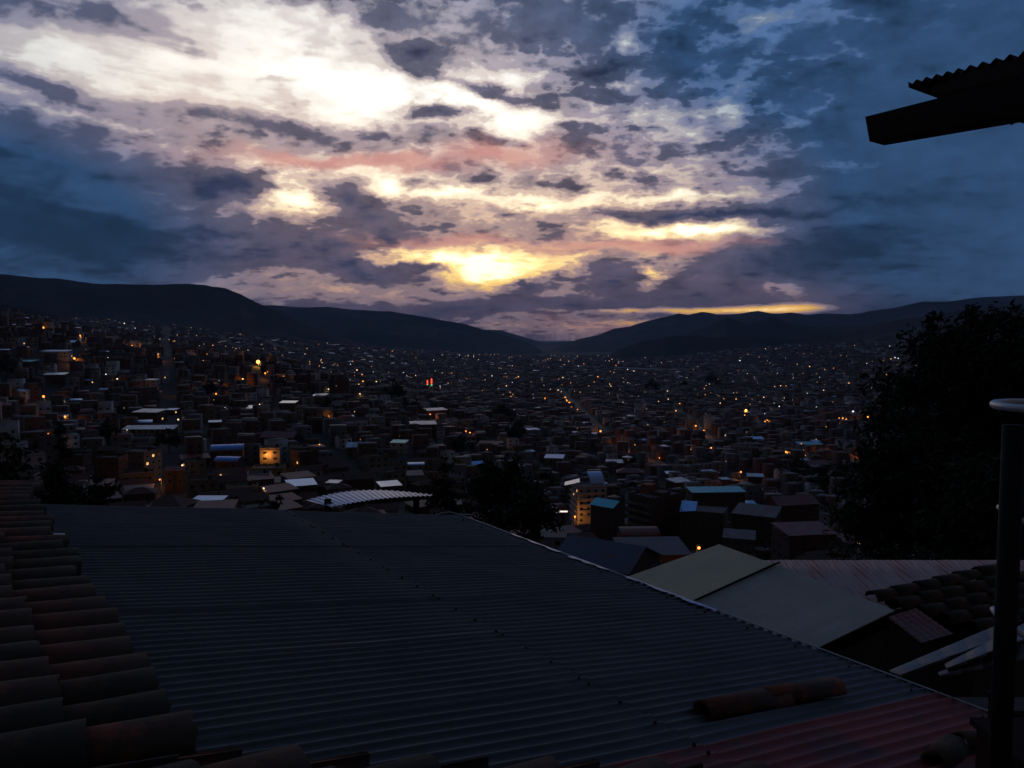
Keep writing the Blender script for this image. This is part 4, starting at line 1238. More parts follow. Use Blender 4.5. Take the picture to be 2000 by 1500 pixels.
# ------------------------------------------------------------------ the roofs right in front of the camera
CAMP = np.array([0, 0, CZ])
def frame(az_deg, slope_deg, D):
    """roof plane a distance D below the camera; returns matrix with x down the slope, y along the eave, z out of the roof"""
    az, be = R(az_deg), R(slope_deg)
    e1 = np.array([math.sin(az), math.cos(az), 0]); hh = np.array([math.cos(az), -math.sin(az), 0])
    e2 = hh * math.cos(be) - np.array([0, 0, 1]) * math.sin(be)
    n = np.cross(e2, e1)
    o = CAMP - n * D
    return Matrix(((e2[0], e1[0], n[0], o[0]), (e2[1], e1[1], n[1], o[1]), (e2[2], e1[2], n[2], o[2]), (0, 0, 0, 1)))
DROOF = 1.35
FR = frame(-34.6, 8.8, DROOF)
def plane_px(px, py, Mx, lift=0.0):
    """local coordinates on a roof frame seen through a pixel"""
    o = np.array(Mx.translation); n = np.array(Mx.col[2][:3])
    r = ray(px, py)
    t = ((o + n * lift - CAMP) @ n) / (r @ n)
    p = CAMP + r * t
    return np.array(Mx.inverted() @ Vector(p))

def metal_mat(name, col, col2, var2, rust=None, rough=0.42, metal=0.55, film=None):
    """weathered sheet: streaks along the flutes, blotches, rust"""
    m = bpy.data.materials.new(name); m.use_nodes = True
    k = NT(m.node_tree)
    out = k.n('ShaderNodeOutputMaterial'); b = k.n('ShaderNodeBsdfPrincipled'); k.link(b.outputs[0], out.inputs[0])
    tc = k.n('ShaderNodeTexCoord')
    geo = k.n('ShaderNodeNewGeometry')
    v = tc.outputs['Object']
    vs = k.vm('MULTIPLY', v, (0.5, 9.0, 1.0))
    n1 = k.noise(vs, 1.0, 5.0, 0.6); n2 = k.noise(v, 1.3, 5.0, 0.6); n3 = k.noise(v, 22.0, 4.0, 0.6)
    oi = k.n('ShaderNodeObjectInfo')
    f = k.m('ADD', k.m('MULTIPLY', n1, 0.55), k.m('MULTIPLY_ADD', n3, 0.35, 0.5))
    f = k.m('MULTIPLY', f, k.m('MULTIPLY_ADD', oi.outputs['Random'], 0.22, 0.86))
    c = k.vm('SCALE', tuple(col), scale=f)
    c = k.mix(k.mr(n2, 0.50 - var2 * 0.2, 0.80 - var2 * 0.15), c, col2)
    if rust:
        c = k.mix(k.mr(k.noise(vs, 1.6, 6.0, 0.65), rust[1], rust[1] + 0.12), c, rust[0])
    k.link(c, b.inputs['Base Color'])
    b.inputs['Metallic'].default_value = metal
    k.link(k.m('MULTIPLY_ADD', n2, 0.3, rough - 0.12), b.inputs['Roughness'])
    bp = k.n('ShaderNodeBump'); bp.inputs['Strength'].default_value = 0.25; bp.inputs['Distance'].default_value = 0.01
    k.link(n3, bp.inputs['Height']); k.link(bp.outputs[0], b.inputs['Normal'])
    return m
M['sheet'] = metal_mat('galvanised roof sheet', (0.080, 0.068, 0.066), (0.050, 0.044, 0.045), 0.6, rough=0.5, metal=0.25)
M['sheet_red'] = metal_mat('faded red roof sheet', (0.40, 0.05, 0.036), (0.085, 0.062, 0.06), 0.62, rough=0.6, metal=0.1)
M['sheet_pink'] = metal_mat('rust-streaked pale sheet', (0.48, 0.31, 0.28), (0.38, 0.27, 0.29), 0.6, rust=((0.30, 0.06, 0.035), 0.49), rough=0.6, metal=0.1)
M['sheet_grey'] = metal_mat('grey bright sheet', (0.24, 0.235, 0.25), (0.16, 0.15, 0.155), 0.5, rough=0.45, metal=0.2)
M['fibre'] = metal_mat('grey-green fibre board', (0.40, 0.375, 0.32), (0.30, 0.29, 0.25), 0.7, rough=0.8, metal=0.0)
M['fibre2'] = metal_mat('yellowish fibre board', (0.60, 0.51, 0.32), (0.44, 0.40, 0.28), 0.7, rough=0.8, metal=0.0)
M['screw'] = mat('screw washer', (0.02, 0.02, 0.02), 0.6, var=0.1)
M['trim'] = mat('bare metal edge', (0.42, 0.40, 0.38), 0.4, 0.6, var=0.2, scale=3)
M['film'] = mat('blue protective film', (0.10, 0.32, 0.78), 0.35, var=0.3, scale=5, col2=(0.30, 0.45, 0.62), scale2=3)
M['sticker'] = mat('white sticker', (0.55, 0.55, 0.60), 0.5, var=0.1)
M['clay'] = mat('old clay tile', (0.15, 0.046, 0.026), 0.9, var=0.45, scale=6.0, bump=0.6, col2=(0.07, 0.036, 0.022), scale2=4.0)
M['clay2'] = mat('redder clay tile', (0.21, 0.052, 0.028), 0.9, var=0.45, scale=6.0, bump=0.6, col2=(0.06, 0.035, 0.022), scale2=4.0)
M['clay3'] = mat('mossy clay tile', (0.085, 0.042, 0.025), 0.92, var=0.45, scale=6.0, bump=0.6, col2=(0.030, 0.030, 0.018), scale2=4.0)
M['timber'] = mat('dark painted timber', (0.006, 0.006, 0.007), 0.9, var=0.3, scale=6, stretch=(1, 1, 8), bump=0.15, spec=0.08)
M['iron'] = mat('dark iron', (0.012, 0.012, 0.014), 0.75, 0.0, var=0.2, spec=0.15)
M['pipe'] = mat('worn bare pipe', (0.62, 0.60, 0.60), 0.4, 0.3, var=0.25, scale=8)
M['plaster'] = mat('dark plaster wall', (0.07, 0.055, 0.05), 0.9, var=0.3, scale=2.0, bump=0.3)

PITCH = 0.076
def corrugated(length, ncor, amp=0.009, pitch=PITCH, seg=8, nx=7, wob=0.004, seed=0, thick=0.0015, org=(0.0, 0.0)):
    """sheet: x 0..length, y 0..ncor*pitch"""
    r = np.random.default_rng(seed)
    ph_ = np.array([0.0, 0.07, 0.14, 0.24, 0.38, 0.62, 0.76, 0.86, 0.93])
    x = np.linspace(0, length, nx); y = np.concatenate([(i + ph_) * pitch for i in range(ncor)] + [[ncor * pitch]])
    ny = len(y)
    ph = (0.4, 1.1, 2.3)
    X, Y = np.meshgrid(x, y, indexing='ij')
    prof = 2.2 * (0.5 + 0.5 * np.cos(2 * math.pi * Y / pitch)) ** 2.2 - 0.9
    Z = amp * prof + wob * (np.sin((X + org[0]) * 1.9 + ph[0]) * np.sin((Y + org[1]) * 3.1 + ph[1]) + 0.6 * np.sin((X + org[0]) * 4.3 + ph[2] + (Y + org[1]) * 2))
    mb = MB()
    idx = np.arange(nx * ny).reshape(nx, ny)
    mb.v = [tuple(p) for p in np.stack([X.ravel(), Y.ravel(), Z.ravel()], 1)] + [tuple(p) for p in np.stack([X.ravel(), Y.ravel(), Z.ravel() - thick], 1)]
    n = nx * ny
    for i in range(nx - 1):
        for j in range(ny - 1):
            a, b, c2, d = idx[i, j], idx[i + 1, j], idx[i + 1, j + 1], idx[i, j + 1]
            mb.f.append((a, b, c2, d)); mb.f.append((n + d, n + c2, n + b, n + a)); mb.mi += [0, 0]
    for i in range(nx - 1):
        for j in (0, ny - 1):
            a, b = idx[i, j], idx[i + 1, j]
            mb.f.append((a, n + a, n + b, b) if j == 0 else (b, n + b, n + a, a)); mb.mi.append(0)
    for j in range(ny - 1):
        for i in (0, nx - 1):
            a, b = idx[i, j], idx[i, j + 1]
            mb.f.append((b, n + b, n + a, a) if i == 0 else (a, n + a, n + b, b)); mb.mi.append(0)
    return mb

def screw_mesh():
    mb = MB()
    mb.tube([(0, 0, -0.004), (0, 0, 0.004)], 0.010, 8); mb.tube([(0, 0, 0.004), (0, 0, 0.010)], 0.006, 6)
    return mb.mesh('screw', M['screw'])
SCREW = screw_mesh()

roof = empty('shed')
roof.matrix_world = FR
tag(roof, 'shed under a broad corrugated grey metal roof, its nearest sheets faded red', 'shed')
V0, VSEAM, VEAVE = -0.6, 2.71, 4.72
U_FAR = 7.48
NC = 11
u = U_FAR - NC * PITCH
k_ = 0
rs = random.Random(3)
while u > 0.2:
    red = u + NC * PITCH < 2.55
    for course, (va, vb, w) in enumerate(((V0, VSEAM, 0.007), (VSEAM - 0.16, VEAVE, 0.0))):
        m = M['sheet_red'] if red else M['sheet']
        o = corrugated(vb - va, NC, seed=100 + k_, nx=12, org=(va, u)).build('sheet', m, roof, smooth=True)
        o.location = (va, u, w + 0.0018 * ((k_ // 2) % 2))
        o.rotation_euler = (0, 0, rs.uniform(-0.0015, 0.0015))
        if course == 0:
            for j in range(1, NC, 3):
                add('screw', SCREW, o, (vb - va - 0.05, j * PITCH, 0.009 + 0.002))
        else:
            for j in range(2, NC, 5):
                add('screw', SCREW, o, (vb - va - 0.16, j * PITCH, 0.009 + 0.002))
        k_ += 1
    u -= (NC - 1) * PITCH if not red else (NC - 0.5) * PITCH
mb = MB()
mb.tube([(VEAVE - 0.005, 0.6, 0.012), (VEAVE - 0.005, U_FAR, 0.012)], 0.006, 6); mb.build('edge_wire', M['trim'], roof)
mb = MB(); mb.box(VEAVE + 0.004, VEAVE + 0.02, 0.6, U_FAR + 0.02, -0.10, -0.015); mb.build('fascia', M['timber'], roof)
mb = MB()
for (a, b, w0, w1) in ((5.62, 6.45, 0.05, 0.02), (4.95, 5.45, 0.03, 0.07), (3.75, 4.72, 0.06, 0.03)):
    n = 14
    for i in range(n):
        s0, s1 = i / n, (i + 1) / n
        ww = lambda s: w0 + (w1 - w0) * s + 0.018 * math.sin(s * 17 + a)
        y0_, y1_ = a + (b - a) * s0, a + (b - a) * s1
        mb.prism([(VEAVE - 0.012 - ww(s0), y0_, 0.018), (VEAVE - 0.012, y0_, 0.018), (VEAVE - 0.012, y1_, 0.018), (VEAVE - 0.012 - ww(s1), y1_, 0.018)], np.array([0, 0, 0.0015]))
mb.build('blue_film', M['film'], roof)
st = plane_px(115, 1047, FR)
mb = MB(); mb.box(st[0] - 0.035, st[0] + 0.035, st[1] - 0.02, st[1] + 0.02, 0.013, 0.016); mb.build('sticker', M['sticker'], roof)
mb = MB()   # walls and rafters carrying the sheets
mb.box(-0.5, VEAVE - 0.25, 0.3, U_FAR - 0.12, -0.16, -0.03)
mb.build('roof_deck', M['timber'], roof)
mb = MB(); mb.box(-0.4, VEAVE - 0.35, 0.35, U_FAR - 0.2, -5.5, -0.16); mb.build('wall', M['plaster'], roof)
# dangling bits of wire at the far corner
mb = MB()
c = plane_px(884, 1010, FR)
mb.tube([(c[0] - .2, U_FAR - .02, 0.0), (c[0] - .1, U_FAR, .03), (c[0], U_FAR - .01, .045), (c[0] + .12, U_FAR - .03, .02), (c[0] + .3, U_FAR - .06, .03)], 0.006, 5); mb.build('wire', M['trim'], roof)

# ---- clay tile roof on the left, its tiles ending over the sheets
def tile_mesh(name, mat_, L=0.42, r0=0.098, r1=0.082, th=0.014, concave=False, seed=0):
    """half-barrel tile along x from 0 (upper, narrow) to L (lower, wide)"""
    mb = MB()
    n = 8
    rr_ = np.random.default_rng(seed)
    rings = []
    for xi, (x, r) in enumerate(((0, r1), (L * 0.5, (r0 + r1) / 2), (L, r0))):
        for k, rad in enumerate((r, r - th)):
            ring = []
            for i in range(n + 1):
                a = math.pi * i / n
                z = rad * math.sin(a) * 0.92
                y = -rad * math.cos(a)
                if concave: z = -z
                jit = 0.0015 * rr_.normal()
                ring.append((x + (0.006 * rr_.normal() if xi == 2 and k == 0 else 0), y + jit, z + jit))
            rings.append(ring)
    b0 = 0
    for ring in rings: mb.v.extend(ring)
    w = n + 1
    def q(a, b, i): mb.f.append((a * w + i, a * w + i + 1, b * w + i + 1, b * w + i)); mb.mi.append(0)
    for i in range(n):
        q(0, 2, i); q(2, 4, i); q(3, 1, i); q(5, 3, i); q(1, 0, i); q(4, 5, i)
    for (a, b) in ((0, 2), (2, 4)):
        for i in (0, n):
            mb.f.append((a * w + i, b * w + i, (b + 1) * w + i, (a + 1) * w + i)); mb.mi.append(0)
    return mb.mesh(name, mat_, True)
TILES = [tile_mesh('tile', M[m], seed=s) for s, m in enumerate(('clay', 'clay', 'clay2', 'clay3', 'clay', 'clay3'))]
DARK_TILES = [tile_mesh('tile', M['clay3'], seed=70 + s) for s in range(2)]
PANS = [tile_mesh('pan_tile', M[m], concave=True, seed=20 + s) for s, m in enumerate(('clay3', 'clay'))]
rt = random.Random(17)
def tile_course(parent, v_end, u, ntiles, lift, expo=0.335, L=0.42, wob=1.0, pick=None):
    for i in range(ntiles):
        x = v_end - L - i * expo + rt.uniform(-.012, .012)
        o = add('tile', rt.choice(pick or TILES), parent, (x, u + rt.uniform(-.008, .008) * wob, lift + 0.004 * (i % 2)), rt.uniform(-.03, .03) * wob)
        o.rotation_euler = (rt.uniform(-.05, .05) * wob, R(-2.2) * -1 * -1, rt.uniform(-.03, .03) * wob)
        s = rt.uniform(0.95, 1.06); o.scale = (1.0, s, s)
FT = frame(-34.6, 9.6, DROOF - 0.07)
tiles = empty('tiled_house')
tiles.matrix_world = FT
tag(tiles, 'old house roofed with brown barrel tiles that end over the grey metal sheets', 'house')
uu = 7.85
while uu > 2.56:
    ve = 0.55 + 0.050 * (6.6 - uu) + rt.uniform(-0.035, 0.035) + (0.05 if uu < 2.8 else 0) + (0.14 if uu > 7.45 else 0)
    tile_course(tiles, ve, uu, 5 if uu > 4 else 4, 0.0)
    pu = uu - 0.105
    for i in range(3 if uu > 4 else 2):
        o = add('pan_tile', rt.choice(PANS), tiles, (ve - 0.50 - i * 0.335, pu, 0.045), 0)
        o.rotation_euler = (rt.uniform(-.03, .03), R(-2), rt.uniform(-.02, .02))
    uu -= 0.205
for j in range(5):
    ve = 1.03 + 0.39 * j
    uu = 2.36 - 0.155 * j
    tile_course(tiles, ve, uu, 4 + j, 0.0)
    for i in range(2):
        add('pan_tile', rt.choice(PANS), tiles, (ve - 0.56 - i * 0.335, uu + 0.1, 0.045), 0)
mb = MB(); mb.box(-3.2, 0.42, 1.2, 7.9, -0.11, -0.055); mb.build('roof_deck', M['timber'], tiles)
mb = MB(); mb.box(-3.1, 0.0, 1.3, 7.8, -5.5, -0.11); mb.build('wall', M['plaster'], tiles)

# ---- loose ridge tiles lying on the sheets
lt = empty('ridge_tile')
lt.matrix_world = FR
a, b = plane_px(1372, 1385, FR, 0.03), plane_px(1632, 1345, FR, 0.03)
dv, du = b[0] - a[0], b[1] - a[1]
ang = math.atan2(du, dv); Lx = math.hypot(dv, du)
for i in range(2):
    me = tile_mesh('tile_piece', M['clay2' if i else 'clay'], L=Lx * 0.56, r0=0.078 - .008 * i, r1=0.066, seed=40 + i)
    o = add('tile_piece', me, lt, (a[0] + i * Lx * 0.44 * math.cos(ang), a[1] + i * Lx * 0.44 * math.sin(ang), 0.012 + 0.014 * i), ang)
tag(lt, 'two overlapping loose clay ridge tiles lying on the metal roof', 'tile')
lt2 = empty('broken_tile')
lt2.matrix_world = FR
c = plane_px(1880, 1468, FR, 0.03)
for i, (dx_, dy_, rz) in enumerate(((-.25, 0, .2), (0.08, .05, -.3))):
    me = tile_mesh('tile_piece', M['clay3'], L=0.30, r0=0.07, r1=0.06, seed=50 + i)
    add('tile_piece', me, lt2, (c[0] + dx_, c[1] + dy_, 0.012 + 0.02 * i), rz)
tag(lt2, 'dark broken clay tile near the corner of the metal roof by the iron post', 'tile')

# ---- wall top at the lower right corner
pw = empty('parapet', (0, 0, 0))
a = at(1918, 1428, 1.74)
mb = MB(); mb.box(a[0], a[0] + 1.2, a[1] - 0.55, a[1] + 0.02, a[2] - 3.0, a[2]); mb.build('brickwork', mat('dark red brick', (0.05, 0.018, 0.014), 0.95, var=0.4, scale=9, bump=0.5, spec=0.1), pw)
mb = MB(); mb.box(a[0] - 0.012, a[0] + 1.25, a[1] - 0.58, a[1] + 0.03, a[2] + 0.002, a[2] + 0.018); mb.build('coping', mat('dark coping', (0.03, 0.02, 0.018), 0.95, var=0.3, scale=9, spec=0.1), pw)
tag(pw, 'dark reddish parapet corner below the iron post', 'parapet')
p = at(1938, 1412, 3.0)
st_ = empty('stub_pipe', tuple(p), 0)
mb = MB(); mb.tube([(0, 0, -0.5), (0, 0, 0.11)], 0.016, 8); mb.build('pipe', M['iron'], st_)
mb = MB(); mb.tube([(0, 0, 0.10), (0, 0, 0.125)], 0.021, 8); mb.build('cap', M['iron'], st_)
tag(st_, 'short dark upright pipe stub beside the iron post', 'pipe')

# ---- iron post with pipe loops at the right edge
Yp = 1.55
post = empty('iron_post', tuple(at(1955, 1440, Yp)), 0)
base = np.array(post.location)
mb = MB()
topz = at(1955, 830, Yp)[2] - base[2]
mb.tube([(0, 0, -0.4), (0, 0, topz)], 0.0205, 14); mb.build('post', M['iron'], post, smooth=True)
pc = at(2052, 800, Yp + 0.02) - base
rad_px = 100 / F * Yp
def loop_pts(px_c, py_c, rpx, drop, t0, t1, n=40):
    """pipe loop round the post axis, sinking by drop per turn"""
    c_ = at(px_c, py_c, Yp + 0.03) - base
    r_ = rpx / F * Yp
    out = []
    for i in range(n + 1):
        t = t0 + (t1 - t0) * i / n
        out.append((c_[0] + r_ * math.cos(t), c_[1] + r_ * math.sin(t), c_[2] - drop * (t - math.pi) / (2 * math.pi)))
    return out
mb = MB(); mb.tube(loop_pts(2056, 794, 100, 0.0, 0, 2 * math.pi), 0.0085, 10, cap=False); mb.build('pipe_loop', M['pipe'], post, smooth=True)
mb = MB(); mb.tube(loop_pts(2056, 1000, 96, 0.13, math.pi * 0.92, math.pi * 2.2), 0.0062, 10); mb.build('pipe_loop', M['pipe'], post, smooth=True)
mb = MB(); mb.tube(loop_pts(2056, 1208, 106, 0.17, math.pi * 0.90, math.pi * 2.2), 0.0068, 10); mb.build('pipe_loop', M['pipe'], post, smooth=True)
tag(post, 'dark iron post wrapped by three bare metal pipe loops at the roof edge', 'post')

# ---- roof edge overhead at the upper right: rafter, purlin and corrugated sheet
ov = empty('overhanging_eaves', tuple(at(1850, 200, 2.6)), 0)
ob = np.array(ov.location)
def px3(px, py, Y): return at(px, py, Y) - ob
mb = MB()
A = [px3(1690, 228, 3.0), px3(1698, 276, 3.0), px3(1727, 284, 2.93), px3(1719, 236, 2.93)]
B = [px3(2120, 118, 1.86), px3(2120, 201, 1.86), px3(2165, 210, 1.80), px3(2165, 126, 1.80)]
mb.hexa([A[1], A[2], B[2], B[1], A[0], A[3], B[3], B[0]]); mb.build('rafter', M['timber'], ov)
mb = MB()
A0, A1 = px3(1819, 160, 3.10), px3(1819, 186, 3.10)
B0, B1 = px3(2150, 72, 2.05), px3(2150, 112, 2.05)
off = np.array([0.09, 0.05, 0.0])
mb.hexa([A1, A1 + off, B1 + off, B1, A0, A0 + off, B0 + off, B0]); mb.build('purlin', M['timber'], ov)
mb = MB()
Pa, Pb = px3(1770, 166, 3.25), px3(2150, 66, 2.15)
Ln = np.linalg.norm(Pb - Pa); ex = (Pb - Pa) / Ln
dn = np.array([0.55, 0.83, 0.0]); dn -= ex * (dn @ ex); dn /= np.linalg.norm(dn)
nn = np.cross(ex, dn); nn *= np.sign(nn[2])
nseg = 150
row = []
for j, q in enumerate((0.0, 0.9)):
    r_ = []
    for i in range(nseg + 1):
        s = i / nseg * Ln
        r_.append(Pa + ex * s - dn * 0.0 + dn * q * 0.5 + nn * (0.013 * math.cos(2 * math.pi * s / 0.078)) + np.array([0, 0, -0.02 * q]))
    row.append(r_)
for i in range(nseg):
    mb.prism([row[0][i], row[0][i + 1], row[1][i + 1], row[1][i]], np.array([0, 0, -0.003]))
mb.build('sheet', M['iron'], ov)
tag(ov, 'black silhouetted eaves of rafter, purlin and corrugated sheet against the sky', 'eaves')

# ---- curved corrugated canopy behind the metal roof
cv = empty('canopy')
Yc = 10.5
a, b = at(604, 984, Yc), at(842, 967, Yc)
cv.location = tuple((a + b) / 2)
cb = np.array(cv.location)
wdt = b - a
nC = 22
seg = 6
mb = MB()
n = nC * seg
rows = []
for j, q in enumerate(np.linspace(0, 1, 5)):
    r_ = []
    for i in range(n + 1):
        t = i / n
        fa, fb = at(644 + 200 * t, 990 - 22 * t - 5 * math.sin(math.pi * t), Yc), at(598 + 246 * t, 978 - 12 * t - 15 * math.sin(math.pi * t ** 0.85) , Yc + 0.9)
        p = fa * (1 - q) + fb * q + np.array([0, 0, 0.008 * math.cos(2 * math.pi * t * nC)])
        r_.append(p - cb)
    rows.append(r_)
for j in range(4):
    for i in range(n):
        mb.prism([rows[j][i], rows[j][i + 1], rows[j + 1][i + 1], rows[j + 1][i]], np.array([0, 0, -0.003]))
mb.build('sheet', M['canopytin'], cv)
for (px, f) in ((813, 0.3), (640, 0.3)):
    q = at(px, 975, Yc + f) - cb
    mb = MB(); mb.box(q[0] - 0.04, q[0] + 0.04, q[1] - 0.04, q[1] + 0.04, -4.0, q[2] - 0.0); mb.build('post', M['timber'], cv)
mb = MB(); q = at(640, 985, Yc + 0.3) - cb; q2 = at(830, 972, Yc + 0.3) - cb
mb.tube([q, q2], 0.03, 6); mb.build('beam', M['timber'], cv)
tag(cv, 'pale curved corrugated canopy on thin posts just behind the metal roof', 'canopy')

# ---- neighbouring roofs at the right
def plane_frame(P0, az_deg, slope_deg):
    """x along the slope upwards towards az, y level across, z normal"""
    az, be = R(az_deg), R(slope_deg)
    ex = np.array([math.sin(az) * math.cos(be), math.cos(az) * math.cos(be), math.sin(be)])
    ey = np.array([-math.cos(az), math.sin(az), 0.0])
    n = np.cross(ex, ey)
    return Matrix(((ex[0], ey[0], n[0], P0[0]), (ex[1], ey[1], n[1], P0[1]), (ex[2], ey[2], n[2], P0[2]), (0, 0, 0, 1)))
FP = plane_frame(at(1365, 1172, 9.0), 64.0, 10.3)
pr_ = empty('outbuilding'); pr_.matrix_world = FP
def panel(px_list, m, name, lift, parent, Mx, thick=0.012, ext=None):
    pts = [plane_px(x, y, Mx) for x, y in px_list]
    if ext:
        for i, (ea, eb) in ext.items():
            pts[i] = pts[i] + np.array([ea, eb, 0])
    mb = MB(); mb.prism([(p[0], p[1], lift) for p in pts], np.array([0, 0, -thick]))
    return mb.build(name, m, parent)
panel([(1200, 1146), (1405, 1067), (1512, 1106), (1330, 1190)], M['fibre2'], 'panel', 0.03, pr_, FP, ext={0: (-0.5, 0.1), 3: (-.4, 0)})
panel([(1362, 1175), (1517, 1104), (1748, 1194), (1580, 1275)], M['fibre'], 'panel', 0.012, pr_, FP, ext={0: (-.35, 0), 3: (-0.35, 0)})
panel([(1355, 1180), (1512, 1108), (1525, 1104), (1368, 1176)], M['timber'], 'joint_batten', 0.052, pr_, FP, 0.02)
pts = [plane_px(x, y, FP) for x, y in ((1230, 1140), (1405, 1070), (1740, 1196), (1600, 1262))]
mb = MB(); mb.prism([(p[0] * 0.97, p[1], -0.03) for p in pts], np.array([0, 0, -0.12])); mb.build('roof_deck', M['timber'], pr_)
mb = MB(); mb.prism([(p[0] * 0.93, p[1] * 0.97, -0.16) for p in pts], np.array([0, 0, -5.0])); mb.build('wall', M['plaster'], pr_)
tag(pr_, 'outbuilding roofed with two smooth grey-green fibre panels beyond the metal roof edge', 'outbuilding')

pk = empty('workshop', tuple(at(1490, 1094, 14.0)), 0)
wS = 11 * PITCH
for i in range(7):
    o = corrugated(1.9, 11, amp=0.004, seed=300 + i, nx=5, seg=6).build('sheet', M['sheet_pink'], pk, smooth=True)
    o.rotation_euler = (0, R(0), R(-90)); o.location = (i * (wS - PITCH) - 0.5, 0.0, 0.002 * (i % 2))
    # corrugations run from the ridge towards the camera, falling gently
    o.rotation_mode = 'QUATERNION'
    o.rotation_quaternion = (Matrix(((0, 1, 0), (-1, 0, 0), (0, 0, 1))).to_quaternion() @ Matrix.Rotation(R(7.0), 3, 'Y').to_quaternion())
mb = MB(); mb.box(-0.4, 5.3, -1.7, -0.1, -4.5, -0.35); mb.build('wall', M['plaster'], pk)
tag(pk, 'low building with a wide rust-streaked pinkish tin roof before the big trees', 'building')

# small tile roof in front of it
q0 = at(1702, 1172, 8.6)
ax = at(1950, 1116, 9.3) - q0; ax /= np.linalg.norm(ax)        # up the tiles
yy = np.array([0.25, -0.95, -0.12]); yy -= ax * (yy @ ax); yy /= np.linalg.norm(yy)
nx_ = np.cross(-ax, yy); nx_ *= np.sign(nx_[2])
yv = np.cross(nx_, -ax)
tr2 = empty('tiled_house')
tr2.matrix_world = Matrix(((-ax[0], yv[0], nx_[0], q0[0]), (-ax[1], yv[1], nx_[1], q0[1]), (-ax[2], yv[2], nx_[2], q0[2]), (0, 0, 0, 1)))
sg = 1 if (yv @ yy) > 0 else -1
for j in range(5):
    tile_course(tr2, 0.0 - 0.16 * j, sg * 0.19 * j, 6, -0.03 * j, pick=DARK_TILES)
    add('pan_tile', PANS[0], tr2, (-0.6 - 0.16 * j, sg * (0.19 * j + 0.095), 0.0 - 0.03 * j))
mb = MB(); mb.box(-2.4, -0.5, min(0, sg * 0.8), max(0, sg * 0.8), -0.35, -0.13); mb.build('roof_deck', M['timber'], tr2)
mb = MB(); mb.box(-2.4, -0.7, min(0, sg * 0.8), max(0, sg * 0.8), -3.5, -0.35); mb.build('wall', M['plaster'], tr2)
tag(tr2, 'small house with dark clay tiles overlapping the pinkish tin roof', 'house')

def sheet_between(name, label, corners, m, ncor, seed, pitch=PITCH, amp=0.009):
    """corrugated sheet whose flutes run from corner 0 to corner 1; corners 0-1-2-3 in world space"""
    c0, c1, c2, c3 = [np.array(c) for c in corners]
    root = empty(name, tuple(c0))
    n = ncor * 8
    mb = MB()
    nrm = np.cross(c1 - c0, c3 - c0); nrm /= np.linalg.norm(nrm); nrm *= np.sign(nrm[2])
    rows = []
    for q in np.linspace(0, 1, 6):
        rows.append([(c0 + (c1 - c0) * q) * (1 - i / n) + (c3 + (c2 - c3) * q) * (i / n) - c0 + nrm * amp * math.cos(2 * math.pi * i / 8) for i in range(n + 1)])
    for j in range(5):
        for i in range(n):
            mb.prism([rows[j][i], rows[j + 1][i], rows[j + 1][i + 1], rows[j][i + 1]], nrm * -0.002)
    mb.build('sheet', m, root, smooth=True)
    return root
s1 = sheet_between('tin_sheet', '', [at(1738, 1312, 5.2), at(1975, 1212, 5.6), at(1975, 1240, 5.2), at(1762, 1320, 4.9)], M['sheet_grey'], 5, 1)
tag(s1, 'narrow bright corrugated sheet slanting up from the metal roof edge to the post', 'roof sheet')
s2 = sheet_between('tin_sheet', '', [at(1846, 1300, 4.6), at(2040, 1200, 4.9), at(2040, 1236, 4.5), at(1850, 1308, 4.3)], M['sheet_grey'], 5, 2)
tag(s2, 'stepped grey corrugated sheet, middle of three stacked beside the post', 'roof sheet')
s3 = sheet_between('tin_sheet', '', [at(1833, 1316, 4.4), at(2040, 1246, 4.7), at(2040, 1278, 4.5), at(1836, 1322, 4.25)], M['sheet_grey'], 5, 3)
tag(s3, 'lowest grey corrugated sheet of the stack beside the post', 'roof sheet')
s4 = sheet_between('tin_sheet', '', [at(1735, 1206, 7.4), at(1790, 1188, 7.6), at(1862, 1238, 7.15), at(1800, 1256, 6.95)], M['redtin'], 7, 4, amp=0.005)
tag(s4, 'small rusty red corrugated sheet in the dark gap behind the panel roof', 'roof sheet')
lw = empty('lean_to', (0, 0, 0))
a = at(1800, 1330, 5.4)
mb = MB(); mb.box(a[0] - 0.4, a[0] + 2.6, a[1] - 0.2, a[1] + 0.0, a[2] - 3, a[2] - 0.12); mb.build('wall', M['plaster'], lw)
mb = MB(); mb.box(a[0] + 0.28, a[0] + 0.36, a[1] - 0.55, a[1] - 0.47, a[2] - 3, a[2] + 0.02); mb.build('post', M['timber'], lw)
tag(lw, 'dark plaster lean-to wall under the stacked grey sheets', 'wall')

